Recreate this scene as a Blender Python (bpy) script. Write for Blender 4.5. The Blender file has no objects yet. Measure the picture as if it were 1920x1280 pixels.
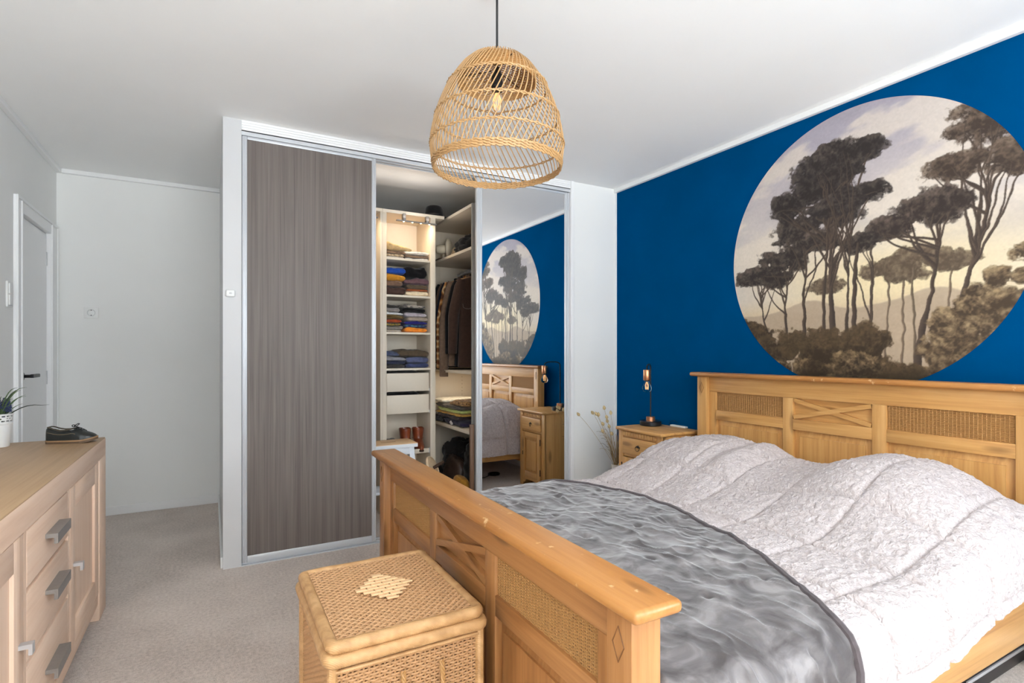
import bpy, bmesh, math, random
import numpy as np
from mathutils import Vector, Matrix, Euler

PI = math.pi
SC = bpy.context.scene
COL = SC.collection
random.seed(7)

# ------------------------------------------------------------------ camera, sky, daylight, exposure
CAM_YAW = 0.5061
cd = bpy.data.cameras.new('camera')
cd.sensor_width = 36.0
cd.lens = 36.0 * 1011.93 / 1920.0
cd.shift_y = 20.67 / 1920.0
cd.clip_start = 0.05
cam = bpy.data.objects.new('camera', cd)
COL.objects.link(cam)
cam.location = (0, 0, 1.2452)
cam.rotation_euler = (PI / 2, 0, -CAM_YAW)
SC.camera = cam

world = bpy.data.worlds.new('sky')
SC.world = world
world.use_nodes = True
bg = world.node_tree.nodes['Background']
bg.inputs['Color'].default_value = (0.80, 0.89, 1.0, 1)
bg.inputs['Strength'].default_value = 1.0

def area_light(name, loc, rot, sx, sy, power, color):
    l = bpy.data.lights.new(name, 'AREA')
    l.shape = 'RECTANGLE'; l.size = sx; l.size_y = sy
    l.energy = power; l.color = color
    o = bpy.data.objects.new(name, l)
    COL.objects.link(o); o.location = loc; o.rotation_euler = rot
    return o
# daylight entering through the wide window in the wall behind the camera
area_light('window_daylight', (0.65, -3.72, 1.50), (math.radians(96), 0, 0), 3.3, 2.1, 50, (0.90, 0.97, 1.0))
# unseen side light, added with its window to brighten the left of the room
area_light('side_fill', (3.14, -1.95, 1.60), (PI / 2, 0, PI / 2), 2.1, 1.5, 104, (0.88, 0.96, 1.0))
# unseen upward light outside the window, added to brighten the ceiling
area_light('ceiling_fill', (0.60, -4.40, 0.20), (math.radians(166), 0, 0), 3.4, 1.5, 1290, (0.90, 0.97, 1.0))

SC.view_settings.view_transform = 'Standard'
SC.view_settings.look = 'None'
SC.view_settings.gamma = 1.0
SC.view_settings.use_curve_mapping = False
SC.view_settings.exposure = 0.22
try:
    SC.cycles.max_bounces = 10
    SC.cycles.diffuse_bounces = 7
    SC.cycles.sample_clamp_indirect = 6.0
except Exception:
    pass

# ------------------------------------------------------------------ colour and material helpers
def lin(c):
    return tuple(((v / 255.0) / 12.92 if v / 255.0 <= 0.04045 else ((v / 255.0 + 0.055) / 1.055) ** 2.4) for v in c)
def rgba(c):
    return (*lin(c), 1.0)
MATS = {}
def new_mat(name):
    m = bpy.data.materials.new(name); m.use_nodes = True
    nt = m.node_tree
    return m, nt, nt.nodes['Principled BSDF']
def node(nt, t, **kw):
    n = nt.nodes.new(t)
    for k, v in kw.items():
        setattr(n, k, v)
    return n
def objcoord(nt, scale, jitter=True):
    tc = node(nt, 'ShaderNodeTexCoord')
    mp = node(nt, 'ShaderNodeMapping')
    mp.inputs['Scale'].default_value = scale
    if jitter:
        oi = node(nt, 'ShaderNodeObjectInfo')
        mul = node(nt, 'ShaderNodeMath', operation='MULTIPLY'); mul.inputs[1].default_value = 37.0
        nt.links.new(oi.outputs['Random'], mul.inputs[0])
        add = node(nt, 'ShaderNodeVectorMath', operation='ADD')
        nt.links.new(tc.outputs['Object'], add.inputs[0]); nt.links.new(mul.outputs[0], add.inputs[1])
        nt.links.new(add.outputs[0], mp.inputs['Vector'])
    else:
        nt.links.new(tc.outputs['Object'], mp.inputs['Vector'])
    return mp
def ramp(nt, stops):
    r = node(nt, 'ShaderNodeValToRGB')
    el = r.color_ramp.elements
    while len(el) < len(stops):
        el.new(0.5)
    for e, (p, c) in zip(el, stops):
        e.position = p; e.color = c if len(c) == 4 else (*c, 1)
    return r
def bump(nt, b, height, strength, dist=0.01):
    bp = node(nt, 'ShaderNodeBump')
    bp.inputs['Strength'].default_value = strength; bp.inputs['Distance'].default_value = dist
    nt.links.new(height, bp.inputs['Height']); nt.links.new(bp.outputs[0], b.inputs['Normal'])
    return bp

def plain(name, col, rough=0.5, metal=0.0, bumpy=0.0, bscale=60, spec=0.5, sheen=0.0, var=None):
    if name in MATS: return MATS[name]
    m, nt, b = new_mat(name)
    mp = objcoord(nt, (1, 1, 1))
    nz = node(nt, 'ShaderNodeTexNoise'); nz.inputs['Scale'].default_value = bscale; nz.inputs['Detail'].default_value = 4
    nt.links.new(mp.outputs[0], nz.inputs['Vector'])
    c = lin(col)
    if var is None: var = 0.012 if min(col) > 180 else 0.06
    r = ramp(nt, [(0.3, tuple(v * (1 - var) for v in c)), (0.7, tuple(min(1, v * (1 + var)) for v in c))])
    nt.links.new(nz.outputs['Fac'], r.inputs[0]); nt.links.new(r.outputs[0], b.inputs['Base Color'])
    b.inputs['Roughness'].default_value = rough; b.inputs['Metallic'].default_value = metal
    b.inputs['Specular IOR Level'].default_value = spec
    if sheen: b.inputs['Sheen Weight'].default_value = sheen
    if bumpy: bump(nt, b, nz.outputs['Fac'], bumpy, 0.004)
    MATS[name] = m
    return m

def wood(name, dark, mid, light, axis, rough=0.45, across=22.0, along=1.3, knots=0.0, spec=0.4, bmp=0.12, wear=0.0):
    if name in MATS: return MATS[name]
    m, nt, b = new_mat(name)
    sc = [across] * 3; sc['XYZ'.index(axis)] = along
    mp = objcoord(nt, tuple(sc))
    n1 = node(nt, 'ShaderNodeTexNoise'); n1.inputs['Scale'].default_value = 1.0
    n1.inputs['Detail'].default_value = 6; n1.inputs['Roughness'].default_value = 0.62; n1.inputs['Distortion'].default_value = 0.6
    nt.links.new(mp.outputs[0], n1.inputs['Vector'])
    sc2 = [across * 5] * 3; sc2['XYZ'.index(axis)] = along * 2
    mp2 = objcoord(nt, tuple(sc2))
    n2 = node(nt, 'ShaderNodeTexNoise'); n2.inputs['Scale'].default_value = 1.0; n2.inputs['Detail'].default_value = 3
    nt.links.new(mp2.outputs[0], n2.inputs['Vector'])
    mx = node(nt, 'ShaderNodeMix'); mx.inputs[0].default_value = 0.35
    nt.links.new(n1.outputs['Fac'], mx.inputs[2]); nt.links.new(n2.outputs['Fac'], mx.inputs[3])
    r = ramp(nt, [(0.27, lin(dark)), (0.5, lin(mid)), (0.73, lin(light))])
    nt.links.new(mx.outputs[0], r.inputs[0])
    col = r.outputs[0]
    if knots:
        sk = [9.0] * 3; sk['XYZ'.index(axis)] = 2.6
        mk = objcoord(nt, tuple(sk))
        vo = node(nt, 'ShaderNodeTexVoronoi'); vo.inputs['Scale'].default_value = 1.0
        nt.links.new(mk.outputs[0], vo.inputs['Vector'])
        kr = ramp(nt, [(0.0, (1, 1, 1)), (knots, (0.75, 0.75, 0.75)), (knots * 1.9, (0, 0, 0))])
        nt.links.new(vo.outputs['Distance'], kr.inputs[0])
        mk2 = node(nt, 'ShaderNodeMix', data_type='RGBA')
        mk2.inputs[7].default_value = (*[v * 0.45 for v in lin(dark)], 1)
        mm = node(nt, 'ShaderNodeMath', operation='MULTIPLY'); mm.inputs[1].default_value = 0.8
        nt.links.new(kr.outputs[0], mm.inputs[0])
        nt.links.new(mm.outputs[0], mk2.inputs[0]); nt.links.new(col, mk2.inputs[6])
        col = mk2.outputs[2]
    if wear:
        nw = node(nt, 'ShaderNodeTexNoise'); nw.inputs['Scale'].default_value = 26; nw.inputs['Detail'].default_value = 6
        tcw = objcoord(nt, (1, 1, 1)); nt.links.new(tcw.outputs[0], nw.inputs['Vector'])
        wr = ramp(nt, [(0.66, (0, 0, 0)), (0.72, (1, 1, 1))])
        nt.links.new(nw.outputs['Fac'], wr.inputs[0])
        mw = node(nt, 'ShaderNodeMix', data_type='RGBA')
        mw.inputs[7].default_value = (*lin((226, 190, 140)), 1)
        m3 = node(nt, 'ShaderNodeMath', operation='MULTIPLY'); m3.inputs[1].default_value = wear
        nt.links.new(wr.outputs[0], m3.inputs[0]); nt.links.new(m3.outputs[0], mw.inputs[0]); nt.links.new(col, mw.inputs[6])
        col = mw.outputs[2]
    nt.links.new(col, b.inputs['Base Color'])
    b.inputs['Roughness'].default_value = rough; b.inputs['Specular IOR Level'].default_value = spec
    bump(nt, b, mx.outputs[0], bmp, 0.004)
    MATS[name] = m
    return m

def cloth(col, name=None, rough=0.9, pattern=None):
    key = name or 'cloth_%d_%d_%d' % tuple(col)
    if key in MATS: return MATS[key]
    m, nt, b = new_mat(key)
    mp = objcoord(nt, (1, 1, 1))
    nz = node(nt, 'ShaderNodeTexNoise'); nz.inputs['Scale'].default_value = 45; nz.inputs['Detail'].default_value = 5
    nt.links.new(mp.outputs[0], nz.inputs['Vector'])
    c = lin(col)
    if pattern:
        stops = [(0.30 + 0.40 * i / (len(pattern) - 1), lin(k)) for i, k in enumerate(pattern)]
        r = ramp(nt, stops); r.color_ramp.interpolation = 'CONSTANT'
    else:
        r = ramp(nt, [(0.3, tuple(v * 0.8 for v in c)), (0.7, tuple(min(1, v * 1.15) for v in c))])
    nt.links.new(nz.outputs['Fac'], r.inputs[0]); nt.links.new(r.outputs[0], b.inputs['Base Color'])
    b.inputs['Roughness'].default_value = rough; b.inputs['Specular IOR Level'].default_value = 0.2
    b.inputs['Sheen Weight'].default_value = 0.15
    bump(nt, b, nz.outputs['Fac'], 0.3, 0.004)
    MATS[key] = m
    return m

def wall_mat(name, col, rough=0.85, speck=0.03):
    m, nt, b = new_mat(name)
    mp = objcoord(nt, (1, 1, 1), False)
    nz = node(nt, 'ShaderNodeTexNoise'); nz.inputs['Scale'].default_value = 3.0; nz.inputs['Detail'].default_value = 5
    nt.links.new(mp.outputs[0], nz.inputs['Vector'])
    c = lin(col)
    r = ramp(nt, [(0.3, tuple(v * (1 - speck) for v in c)), (0.7, tuple(min(1, v * (1 + speck)) for v in c))])
    nt.links.new(nz.outputs['Fac'], r.inputs[0]); nt.links.new(r.outputs[0], b.inputs['Base Color'])
    n2 = node(nt, 'ShaderNodeTexNoise'); n2.inputs['Scale'].default_value = 220; n2.inputs['Detail'].default_value = 2
    nt.links.new(mp.outputs[0], n2.inputs['Vector'])
    bump(nt, b, n2.outputs['Fac'], 0.02, 0.001)
    b.inputs['Roughness'].default_value = rough; b.inputs['Specular IOR Level'].default_value = 0.3
    return m

M_WALL = wall_mat('white_wall_paint', (236, 236, 234), .85, .01)
M_CEIL = wall_mat('white_ceiling_paint', (245, 245, 244), .85, .008)
M_TRIM = plain('white_gloss_paint', (236, 236, 236), 0.4, 0, 0, 3)
M_PANEL = plain('satin_white_panel', (200, 200, 201), 0.45, 0, 0, 3)
M_BLUE = wall_mat('blue_wall_paint', (0, 67, 116), 0.95, 0.05)
M_BLUE.node_tree.nodes['Principled BSDF'].inputs['Specular IOR Level'].default_value = 0.0

def carpet_mat():
    m, nt, b = new_mat('beige_carpet')
    mp = objcoord(nt, (1, 1, 1), False)
    n1 = node(nt, 'ShaderNodeTexNoise'); n1.inputs['Scale'].default_value = 260; n1.inputs['Detail'].default_value = 3
    n2 = node(nt, 'ShaderNodeTexNoise'); n2.inputs['Scale'].default_value = 2.2; n2.inputs['Detail'].default_value = 6
    n3 = node(nt, 'ShaderNodeTexNoise'); n3.inputs['Scale'].default_value = 70; n3.inputs['Detail'].default_value = 3
    for n in (n1, n2, n3): nt.links.new(mp.outputs[0], n.inputs['Vector'])
    a = node(nt, 'ShaderNodeMath', operation='ADD'); nt.links.new(n1.outputs['Fac'], a.inputs[0]); nt.links.new(n3.outputs['Fac'], a.inputs[1])
    a1 = node(nt, 'ShaderNodeMath', operation='ADD'); nt.links.new(a.outputs[0], a1.inputs[0]); nt.links.new(n2.outputs['Fac'], a1.inputs[1])
    a2 = node(nt, 'ShaderNodeMath', operation='DIVIDE'); nt.links.new(a1.outputs[0], a2.inputs[0]); a2.inputs[1].default_value = 3
    r = ramp(nt, [(0.38, lin((184, 170, 160))), (0.5, lin((214, 200, 190))), (0.62, lin((234, 222, 212)))])
    nt.links.new(a2.outputs[0], r.inputs[0]); nt.links.new(r.outputs[0], b.inputs['Base Color'])
    b.inputs['Roughness'].default_value = 0.95; b.inputs['Specular IOR Level'].default_value = 0.1
    b.inputs['Sheen Weight'].default_value = 0.2
    bump(nt, b, a.outputs[0], 0.8, 0.008)
    return m
M_CARPET = carpet_mat()

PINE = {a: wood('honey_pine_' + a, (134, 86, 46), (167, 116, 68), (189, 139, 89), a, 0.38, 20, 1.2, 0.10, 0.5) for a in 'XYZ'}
PINEH = {a: wood('pale_pine_' + a, (166, 113, 60), (200, 150, 88), (216, 170, 110), a, 0.4, 20, 1.2, 0.10, 0.5) for a in 'XYZ'}  # paler pine for headboard, side rails and nightstand
PINECAP = wood('honey_pine_cap', (144, 91, 44), (174, 118, 62), (190, 136, 78), 'Y', 0.30, 20, 1.0, 0.09, 0.5, 0.12, 0.7)
OAK = {a: wood('washed_oak_' + a, (214, 180, 154), (230, 201, 177), (238, 213, 192), a, 0.5, 14, 1.1, 0, 0.35) for a in 'XYZ'}
OAKTOP = wood('oak_top', (156, 124, 88), (176, 144, 108), (190, 158, 122), 'Y', 0.45, 16, 0.9, 0, 0.4)
LAMINATE = wood('dark_oak_laminate', (78, 69, 64), (106, 97, 92), (124, 114, 108), 'Z', 0.5, 42, 0.8, 0, 0.4, 0.2)
CREAM = plain('cream_laminate', (226, 214, 196), 0.45)
GREYEDGE = plain('grey_laminate', (150, 147, 144), 0.45)
ALU = plain('brushed_aluminium', (206, 209, 213), 0.36, 0.25, 0.0, 200)
STEEL = plain('satin_steel', (196, 196, 198), 0.35, 0.4)
STEELDARK = plain('dark_steel_top', (138, 133, 129), 0.45, 0.25)
BLACKM = plain('black_metal', (24, 24, 27), 0.35, 0.3)
BLACKP = plain('black_plastic', (22, 22, 24), 0.45)
COPPER = plain('copper_metal', (214, 150, 110), 0.28, 0.9)
WHITEP = plain('white_plastic', (232, 232, 230), 0.35)
IRON = plain('wrought_iron', (52, 44, 40), 0.5, 0.6)
RATTAN = plain('rattan_cane', (176, 138, 92), 0.5, 0, 0.15, 90)
RATTAN2 = plain('rattan_binding', (180, 136, 84), 0.5, 0, 0.2, 120)
WICKER = plain('wicker_strand', (180, 138, 96), 0.5, 0, 0.2, 110)
WICKERBED = plain('bed_wicker_strand', (176, 130, 76), 0.55, 0, 0.2, 110)
WICKERDK = plain('weave_gap_shade', (112, 74, 40), 0.7)  # solid backing, the shade between strands put into its dark brown

def wrapped_mat():
    m, nt, b = new_mat('wrapped_rattan')
    tc = node(nt, 'ShaderNodeTexCoord')
    sep = node(nt, 'ShaderNodeSeparateXYZ'); nt.links.new(tc.outputs['Object'], sep.inputs[0])
    a = node(nt, 'ShaderNodeMath', operation='ADD'); nt.links.new(sep.outputs[0], a.inputs[0]); nt.links.new(sep.outputs[1], a.inputs[1])
    a2 = node(nt, 'ShaderNodeMath', operation='ADD'); nt.links.new(a.outputs[0], a2.inputs[0]); nt.links.new(sep.outputs[2], a2.inputs[1])
    mm = node(nt, 'ShaderNodeMath', operation='MULTIPLY'); nt.links.new(a2.outputs[0], mm.inputs[0]); mm.inputs[1].default_value = 1100
    sn = node(nt, 'ShaderNodeMath', operation='SINE'); nt.links.new(mm.outputs[0], sn.inputs[0])
    nz = node(nt, 'ShaderNodeTexNoise'); nz.inputs['Scale'].default_value = 30; nt.links.new(tc.outputs['Object'], nz.inputs['Vector'])
    r = ramp(nt, [(0.3, lin((172, 130, 84))), (0.5, lin((190, 148, 100))), (0.7, lin((204, 162, 114)))])
    nt.links.new(nz.outputs['Fac'], r.inputs[0]); nt.links.new(r.outputs[0], b.inputs['Base Color'])
    b.inputs['Roughness'].default_value = 0.42
    bump(nt, b, sn.outputs[0], 0.25, 0.002)
    return m
WRAP = wrapped_mat()

def glass_mat(name, tint=(1, 1, 1)):
    m, nt, b = new_mat(name)
    b.inputs['Base Color'].default_value = (*tint, 1)
    b.inputs['Roughness'].default_value = 0.02; b.inputs['Transmission Weight'].default_value = 1.0
    b.inputs['IOR'].default_value = 1.12
    return m
GLASS = glass_mat('clear_bulb_glass', (1.0, 0.96, 0.9))
WINGLASS = glass_mat('window_glass'); 
def emit_mat(name, col, s):
    m, nt, b = new_mat(name)
    b.inputs['Base Color'].default_value = (*col, 1)
    b.inputs['Emission Color'].default_value = (*col, 1); b.inputs['Emission Strength'].default_value = s
    return m
FILAMENT = emit_mat('amber_filament', (1.0, 0.62, 0.28), 0.55)
LEDM = emit_mat('warm_led', (1.0, 0.78, 0.5), 30)
def mirror_mat():
    m, nt, b = new_mat('silver_mirror')
    b.inputs['Base Color'].default_value = (0.86, 0.87, 0.88, 1); b.inputs['Metallic'].default_value = 1.0
    b.inputs['Roughness'].default_value = 0.015
    return m
MIRROR = mirror_mat()

# ------------------------------------------------------------------ mesh helpers
class B:
    """collects shapes into one bmesh"""
    def __init__(s): s.bm = bmesh.new()
    def box(s, x0, x1, y0, y1, z0, z1, bev=0.0, seg=2):
        vs = bmesh.ops.create_cube(s.bm, size=1.0)['verts']
        for v in vs:
            v.co = Vector(((x0 + x1) / 2 + v.co.x * (x1 - x0), (y0 + y1) / 2 + v.co.y * (y1 - y0), (z0 + z1) / 2 + v.co.z * (z1 - z0)))
        if bev:
            es = list({e for v in vs for e in v.link_edges})
            bmesh.ops.bevel(s.bm, geom=es, offset=bev, segments=seg, profile=0.5, affect='EDGES')
        return s
    def grid(s, P, cu=False, cv=False):
        P = np.asarray(P); n, m = P.shape[:2]
        vs = [[s.bm.verts.new(P[i, j]) for j in range(m)] for i in range(n)]
        for i in range(n if cu else n - 1):
            for j in range(m if cv else m - 1):
                a, b_, c, d = vs[i][j], vs[(i + 1) % n][j], vs[(i + 1) % n][(j + 1) % m], vs[i][(j + 1) % m]
                try: s.bm.faces.new((a, b_, c, d))
                except ValueError: pass
        return vs
    def tube(s, pts, r, n=8, closed=False, caps=True):
        pts = [Vector(p) for p in pts]; k = len(pts)
        rr = r if hasattr(r, '__len__') else [r] * k
        rings = []; prev = None
        for i, p in enumerate(pts):
            if closed: t = pts[(i + 1) % k] - pts[i - 1]
            else: t = pts[min(i + 1, k - 1)] - pts[max(i - 1, 0)]
            if t.length < 1e-9: t = Vector((0, 0, 1))
            t.normalize()
            if prev is None:
                a = t.orthogonal().normalized()
            else:
                a = prev - t * prev.dot(t)
                a = a.normalized() if a.length > 1e-6 else t.orthogonal().normalized()
            prev = a; bb = t.cross(a)
            rings.append([s.bm.verts.new(p + (a * math.cos(2 * PI * q / n) + bb * math.sin(2 * PI * q / n)) * rr[i]) for q in range(n)])
        for i in range(k if closed else k - 1):
            A, C = rings[i], rings[(i + 1) % k]
            for q in range(n):
                s.bm.faces.new((A[q], A[(q + 1) % n], C[(q + 1) % n], C[q]))
        if caps and not closed:
            s.bm.faces.new(list(reversed(rings[0]))); s.bm.faces.new(rings[-1])
        return s
    def lathe(s, prof, c=(0, 0, 0), n=24, M=None):
        """prof: (radius, height) pairs turned about Z through c (or about M)"""
        M = M or Matrix.Translation(Vector(c))
        rings = []
        for (r, z) in prof:
            if r < 1e-6: rings.append([s.bm.verts.new(M @ Vector((0, 0, z)))])
            else: rings.append([s.bm.verts.new(M @ Vector((r * math.cos(2 * PI * q / n), r * math.sin(2 * PI * q / n), z))) for q in range(n)])
        for A, C in zip(rings, rings[1:]):
            for q in range(n):
                q2 = (q + 1) % n
                if len(A) == 1 and len(C) == 1: continue
                if len(A) == 1: s.bm.faces.new((A[0], C[q2], C[q]))
                elif len(C) == 1: s.bm.faces.new((A[q], A[q2], C[0]))
                else: s.bm.faces.new((A[q], A[q2], C[q2], C[q]))
        return s
    def prism(s, poly, axis, a, b):
        """poly: 2-D outline in the other two axes (in order), pushed from a to b along axis"""
        def P(u, v, w):
            return {'X': (w, u, v), 'Y': (u, w, v), 'Z': (u, v, w)}[axis]
        A = [s.bm.verts.new(P(u, v, a)) for u, v in poly]; C = [s.bm.verts.new(P(u, v, b)) for u, v in poly]
        n = len(poly)
        s.bm.faces.new(list(reversed(A))); s.bm.faces.new(C)
        for i in range(n): s.bm.faces.new((A[i], A[(i + 1) % n], C[(i + 1) % n], C[i]))
        return s
    def raised(s, y0, y1, z0, z1, xe, xf, m, xb):
        """raised field panel facing -X: edge plane xe, field plane xf, bevel width m, back plane xb"""
        def R(x, d): return [(x, y0 + d, z0 + d), (x, y1 - d, z0 + d), (x, y1 - d, z1 - d), (x, y0 + d, z1 - d)]
        st = (xf - xe) * 0.45
        rings = [R(xb, 0), R(xe, 0), R(xe + (xf - xe) * 0.55, m), R(xf, m), R(xf, m + 0.001)]
        V = [[s.bm.verts.new(p) for p in r] for r in rings]
        for A, C in zip(V, V[1:]):
            for q in range(4): s.bm.faces.new((A[q], A[(q + 1) % 4], C[(q + 1) % 4], C[q]))
        s.bm.faces.new(V[-1]); s.bm.faces.new(list(reversed(V[0])))
        return s

def bar(b, p, q, w, d, normal):
    """a flat bar from p to q, width w in the plane, depth d along normal"""
    p, q, nrm = Vector(p), Vector(q), Vector(normal).normalized()
    t = (q - p).normalized(); s_ = t.cross(nrm)
    c = []
    for e in (p, q):
        for sw in (-1, 1):
            for sd in (0, 1):
                c.append(b.bm.verts.new(e + s_ * (w / 2 * sw) + nrm * (d * sd)))
    for f in ((0, 1, 3, 2), (4, 6, 7, 5), (0, 4, 5, 1), (2, 3, 7, 6), (1, 5, 7, 3), (0, 2, 6, 4)):
        b.bm.faces.new([c[i] for i in f])

OFF = {}
def finish(b, name, mat, off, smooth=True, angle=35):
    bm = b.bm
    bmesh.ops.recalc_face_normals(bm, faces=bm.faces)
    bmesh.ops.translate(bm, verts=bm.verts, vec=-Vector(off))
    me = bpy.data.meshes.new(name); bm.to_mesh(me); bm.free()
    if mat is not None: me.materials.append(mat)
    if smooth:
        me.shade_smooth(); me.set_sharp_from_angle(angle=math.radians(angle))
    return me
def thing(name, label, cat, loc, group=None, rotz=0.0):
    o = bpy.data.objects.new(name, None); COL.objects.link(o)
    o.empty_display_size = 0.05
    o.location = loc; o.rotation_euler = (0, 0, rotz)
    o['label'] = label; o['category'] = cat
    if group: o['group'] = group
    OFF[o] = Vector((0, 0, 0)) if rotz else Vector(loc)
    return o
def part(name, b, mat, parent, label=None, smooth=True, angle=35, kind=None):
    off = OFF[parent]
    o = bpy.data.objects.new(name, finish(b, name, mat, off, smooth, angle)); COL.objects.link(o)
    o.parent = parent; OFF[o] = off
    if label: o['label'] = label
    if kind: o['kind'] = kind
    return o
def share(o, parent, name=None):
    c = o.copy(); COL.objects.link(c); c.parent = parent; OFF[c] = OFF[parent]
    return c
def single(name, b, mat, label, cat, group=None, smooth=True, angle=40):
    co = [v.co for v in b.bm.verts]
    lo = Vector((min(c.x for c in co), min(c.y for c in co), min(c.z for c in co))); hi = Vector((max(c.x for c in co), max(c.y for c in co), 0))
    off = Vector(((lo.x + hi.x) / 2, (lo.y + hi.y) / 2, lo.z))
    o = bpy.data.objects.new(name, finish(b, name, mat, off, smooth, angle)); COL.objects.link(o)
    o.location = off; OFF[o] = off
    o['label'] = label; o['category'] = cat
    if group: o['group'] = group
    return o
def struct(name, b, mat, parent=None, smooth=False):
    o = bpy.data.objects.new(name, finish(b, name, mat, (0, 0, 0), smooth)); COL.objects.link(o)
    OFF[o] = Vector((0, 0, 0))
    if parent: o.parent = parent
    else: o['kind'] = 'structure'
    return o

def h2(ix, iy, seed):
    h = (ix.astype(np.int64) * 374761393 + iy.astype(np.int64) * 668265263 + seed * 974634777) & 0xFFFFFFFF
    h = ((h ^ (h >> 13)) * 1274126177) & 0xFFFFFFFF
    h = h ^ (h >> 16)
    return (h & 0xFFFF) / 65535.0
def vnoise(x, y, seed=0):
    x = np.asarray(x, float); y = np.asarray(y, float)
    ix = np.floor(x); iy = np.floor(y); fx = x - ix; fy = y - iy
    fx = fx * fx * (3 - 2 * fx); fy = fy * fy * (3 - 2 * fy)
    a = h2(ix, iy, seed); b = h2(ix + 1, iy, seed); c = h2(ix, iy + 1, seed); d = h2(ix + 1, iy + 1, seed)
    return (a * (1 - fx) + b * fx) * (1 - fy) + (c * (1 - fx) + d * fx) * fy
def fbm(x, y, seed=0, o=4):
    s = 0; a = 0.5; t = 0
    for k in range(o):
        s = s + a * vnoise(x * 2 ** k, y * 2 ** k, seed + k * 11); t += a; a *= 0.5
    return s / t
def sstep(a, b, x):
    t = np.clip((x - a) / (b - a), 0, 1); return t * t * (3 - 2 * t)
def grid_mesh(name, P, mat, off=(0, 0, 0)):
    P = np.asarray(P, float); n, m = P.shape[:2]
    V = (P - np.array(off)).reshape(-1, 3)
    i, j = np.meshgrid(np.arange(n - 1), np.arange(m - 1), indexing='ij')
    F = np.stack([i * m + j, (i + 1) * m + j, (i + 1) * m + j + 1, i * m + j + 1], -1).reshape(-1, 4)
    me = bpy.data.meshes.new(name)
    me.vertices.add(len(V)); me.vertices.foreach_set('co', V.ravel().astype(np.float32))
    me.loops.add(F.size); me.loops.foreach_set('vertex_index', F.ravel().astype(np.int32))
    me.polygons.add(len(F)); me.polygons.foreach_set('loop_start', (np.arange(len(F)) * 4).astype(np.int32))
    me.update(calc_edges=True); me.validate()
    me.shade_smooth()
    if mat: me.materials.append(mat)
    return me

# ------------------------------------------------------------------ the room
H = 2.6
XL, XR, YB, YF, YC = -1.008, 2.94, 5.104, -3.50, 3.51
struct('floor', B().box(XL - .15, XR + .15, YF - .15, YB + .15, -0.1, 0), M_CARPET)
struct('ceiling', B().box(XL - .15, XR + .15, YF - .15, YB + .15, H, H + 0.1), M_CEIL)
# left wall with the door opening
wl = B()
wl.box(XL - .12, XL, YF - .15, 4.19, 0, H); wl.box(XL - .12, XL, 4.925, YB + .15, 0, H); wl.box(XL - .12, XL, 4.19, 4.925, 2.10, H)
struct('wall_left', wl, M_WALL)
struct('wall_back', B().box(XL, XR, YB, YB + .12, 0, H), M_WALL)
wr = B(); vy0, vy1, vz0, vz1 = -3.05, -0.85, .82, 2.40  # opening for the added side window
wr.box(XR, XR + .12, vy1, YB + .15, 0, H); wr.box(XR, XR + .12, YF - .15, vy0, 0, H)
wr.box(XR, XR + .12, vy0, vy1, 0, vz0); wr.box(XR, XR + .12, vy0, vy1, vz1, H)
struct('wall_right', wr, M_BLUE)
w = B()
for (a, b_) in ((vy0, vy0 + .06), (vy1 - .06, vy1), (-1.98, -1.92)): w.box(XR + .03, XR + .10, a, b_, vz0, vz1, .004)
w.box(XR + .03, XR + .10, vy0, vy1, vz0, vz0 + .06, .004); w.box(XR + .03, XR + .10, vy0, vy1, vz1 - .06, vz1, .004)
added_win = struct('added_window', w, M_TRIM)  # unseen window, added to let the side light in
struct('window_sill', B().box(XR - .10, XR + .03, vy0 - .04, vy1 + .04, vz0 - .03, vz0, .006), M_TRIM, added_win)  # sill of the added window
wf = B()
wx0, wx1, wz0, wz1 = -0.95, 2.35, 0.45, 2.52
wf.box(XL, wx0, YF - .12, YF, 0, H); wf.box(wx1, XR, YF - .12, YF, 0, H)
wf.box(wx0, wx1, YF - .12, YF, 0, wz0); wf.box(wx0, wx1, YF - .12, YF, wz1, H)
struct('wall_front', wf, M_WALL)
# closet side panel (white), closet right cheek wall
struct('wall_closet', B().box(0.05, 0.146, YC, YB, 0, H), M_PANEL)
struct('wall_middle', B().box(2.503, XR, YC, YC + .10, 0, H), M_WALL)
struct('trim_1', B().box(2.474, 2.503, YC - .012, YC + .10, 0, H, .003), M_TRIM)
# closet fascia with shallow grooves
fa = B()
for k in range(4):
    z0 = 2.541 + k * 0.0148
    fa.box(0.146, 2.474, YC - .004, YC + .06, z0, z0 + 0.0140, .002)
fa.box(0.146, 2.474, YC + .004, YC + .06, 2.541, H)
struct('trim_2', fa, M_TRIM)
# ceiling battens
def batten(name, x0, x1, y0, y1):
    struct(name, B().box(x0, x1, y0, y1, 2.568, H, .004), M_TRIM)
batten('trim_3', XL, XL + .032, YF, YB)
batten('trim_4', XL + .032, 0.05, YB - .03, YB)
batten('trim_5', XR - .03, XR, YF, YC)
batten('trim_6', XL + .032, XR - .03, YF, YF + .03)
struct('trim_7', B().box(2.925, 2.94, YC - .006, YC, 0, 2.568), M_TRIM)
# baseboards
struct('baseboard_back', B().box(XL + .012, 0.05, YB - .013, YB, 0, 0.065, .004), M_TRIM)
struct('baseboard_closet', B().box(0.038, 0.05, YC + .02, YB - .013, 0, 0.065, .004), M_TRIM)
struct('baseboard_left', B().box(XL, XL + .013, YF, 4.12, 0, 0.065, .004), M_TRIM)
struct('baseboard_right', B().box(XR - .013, XR, YF, YC - .006, 0, 0.065, .004), M_TRIM)
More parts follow.
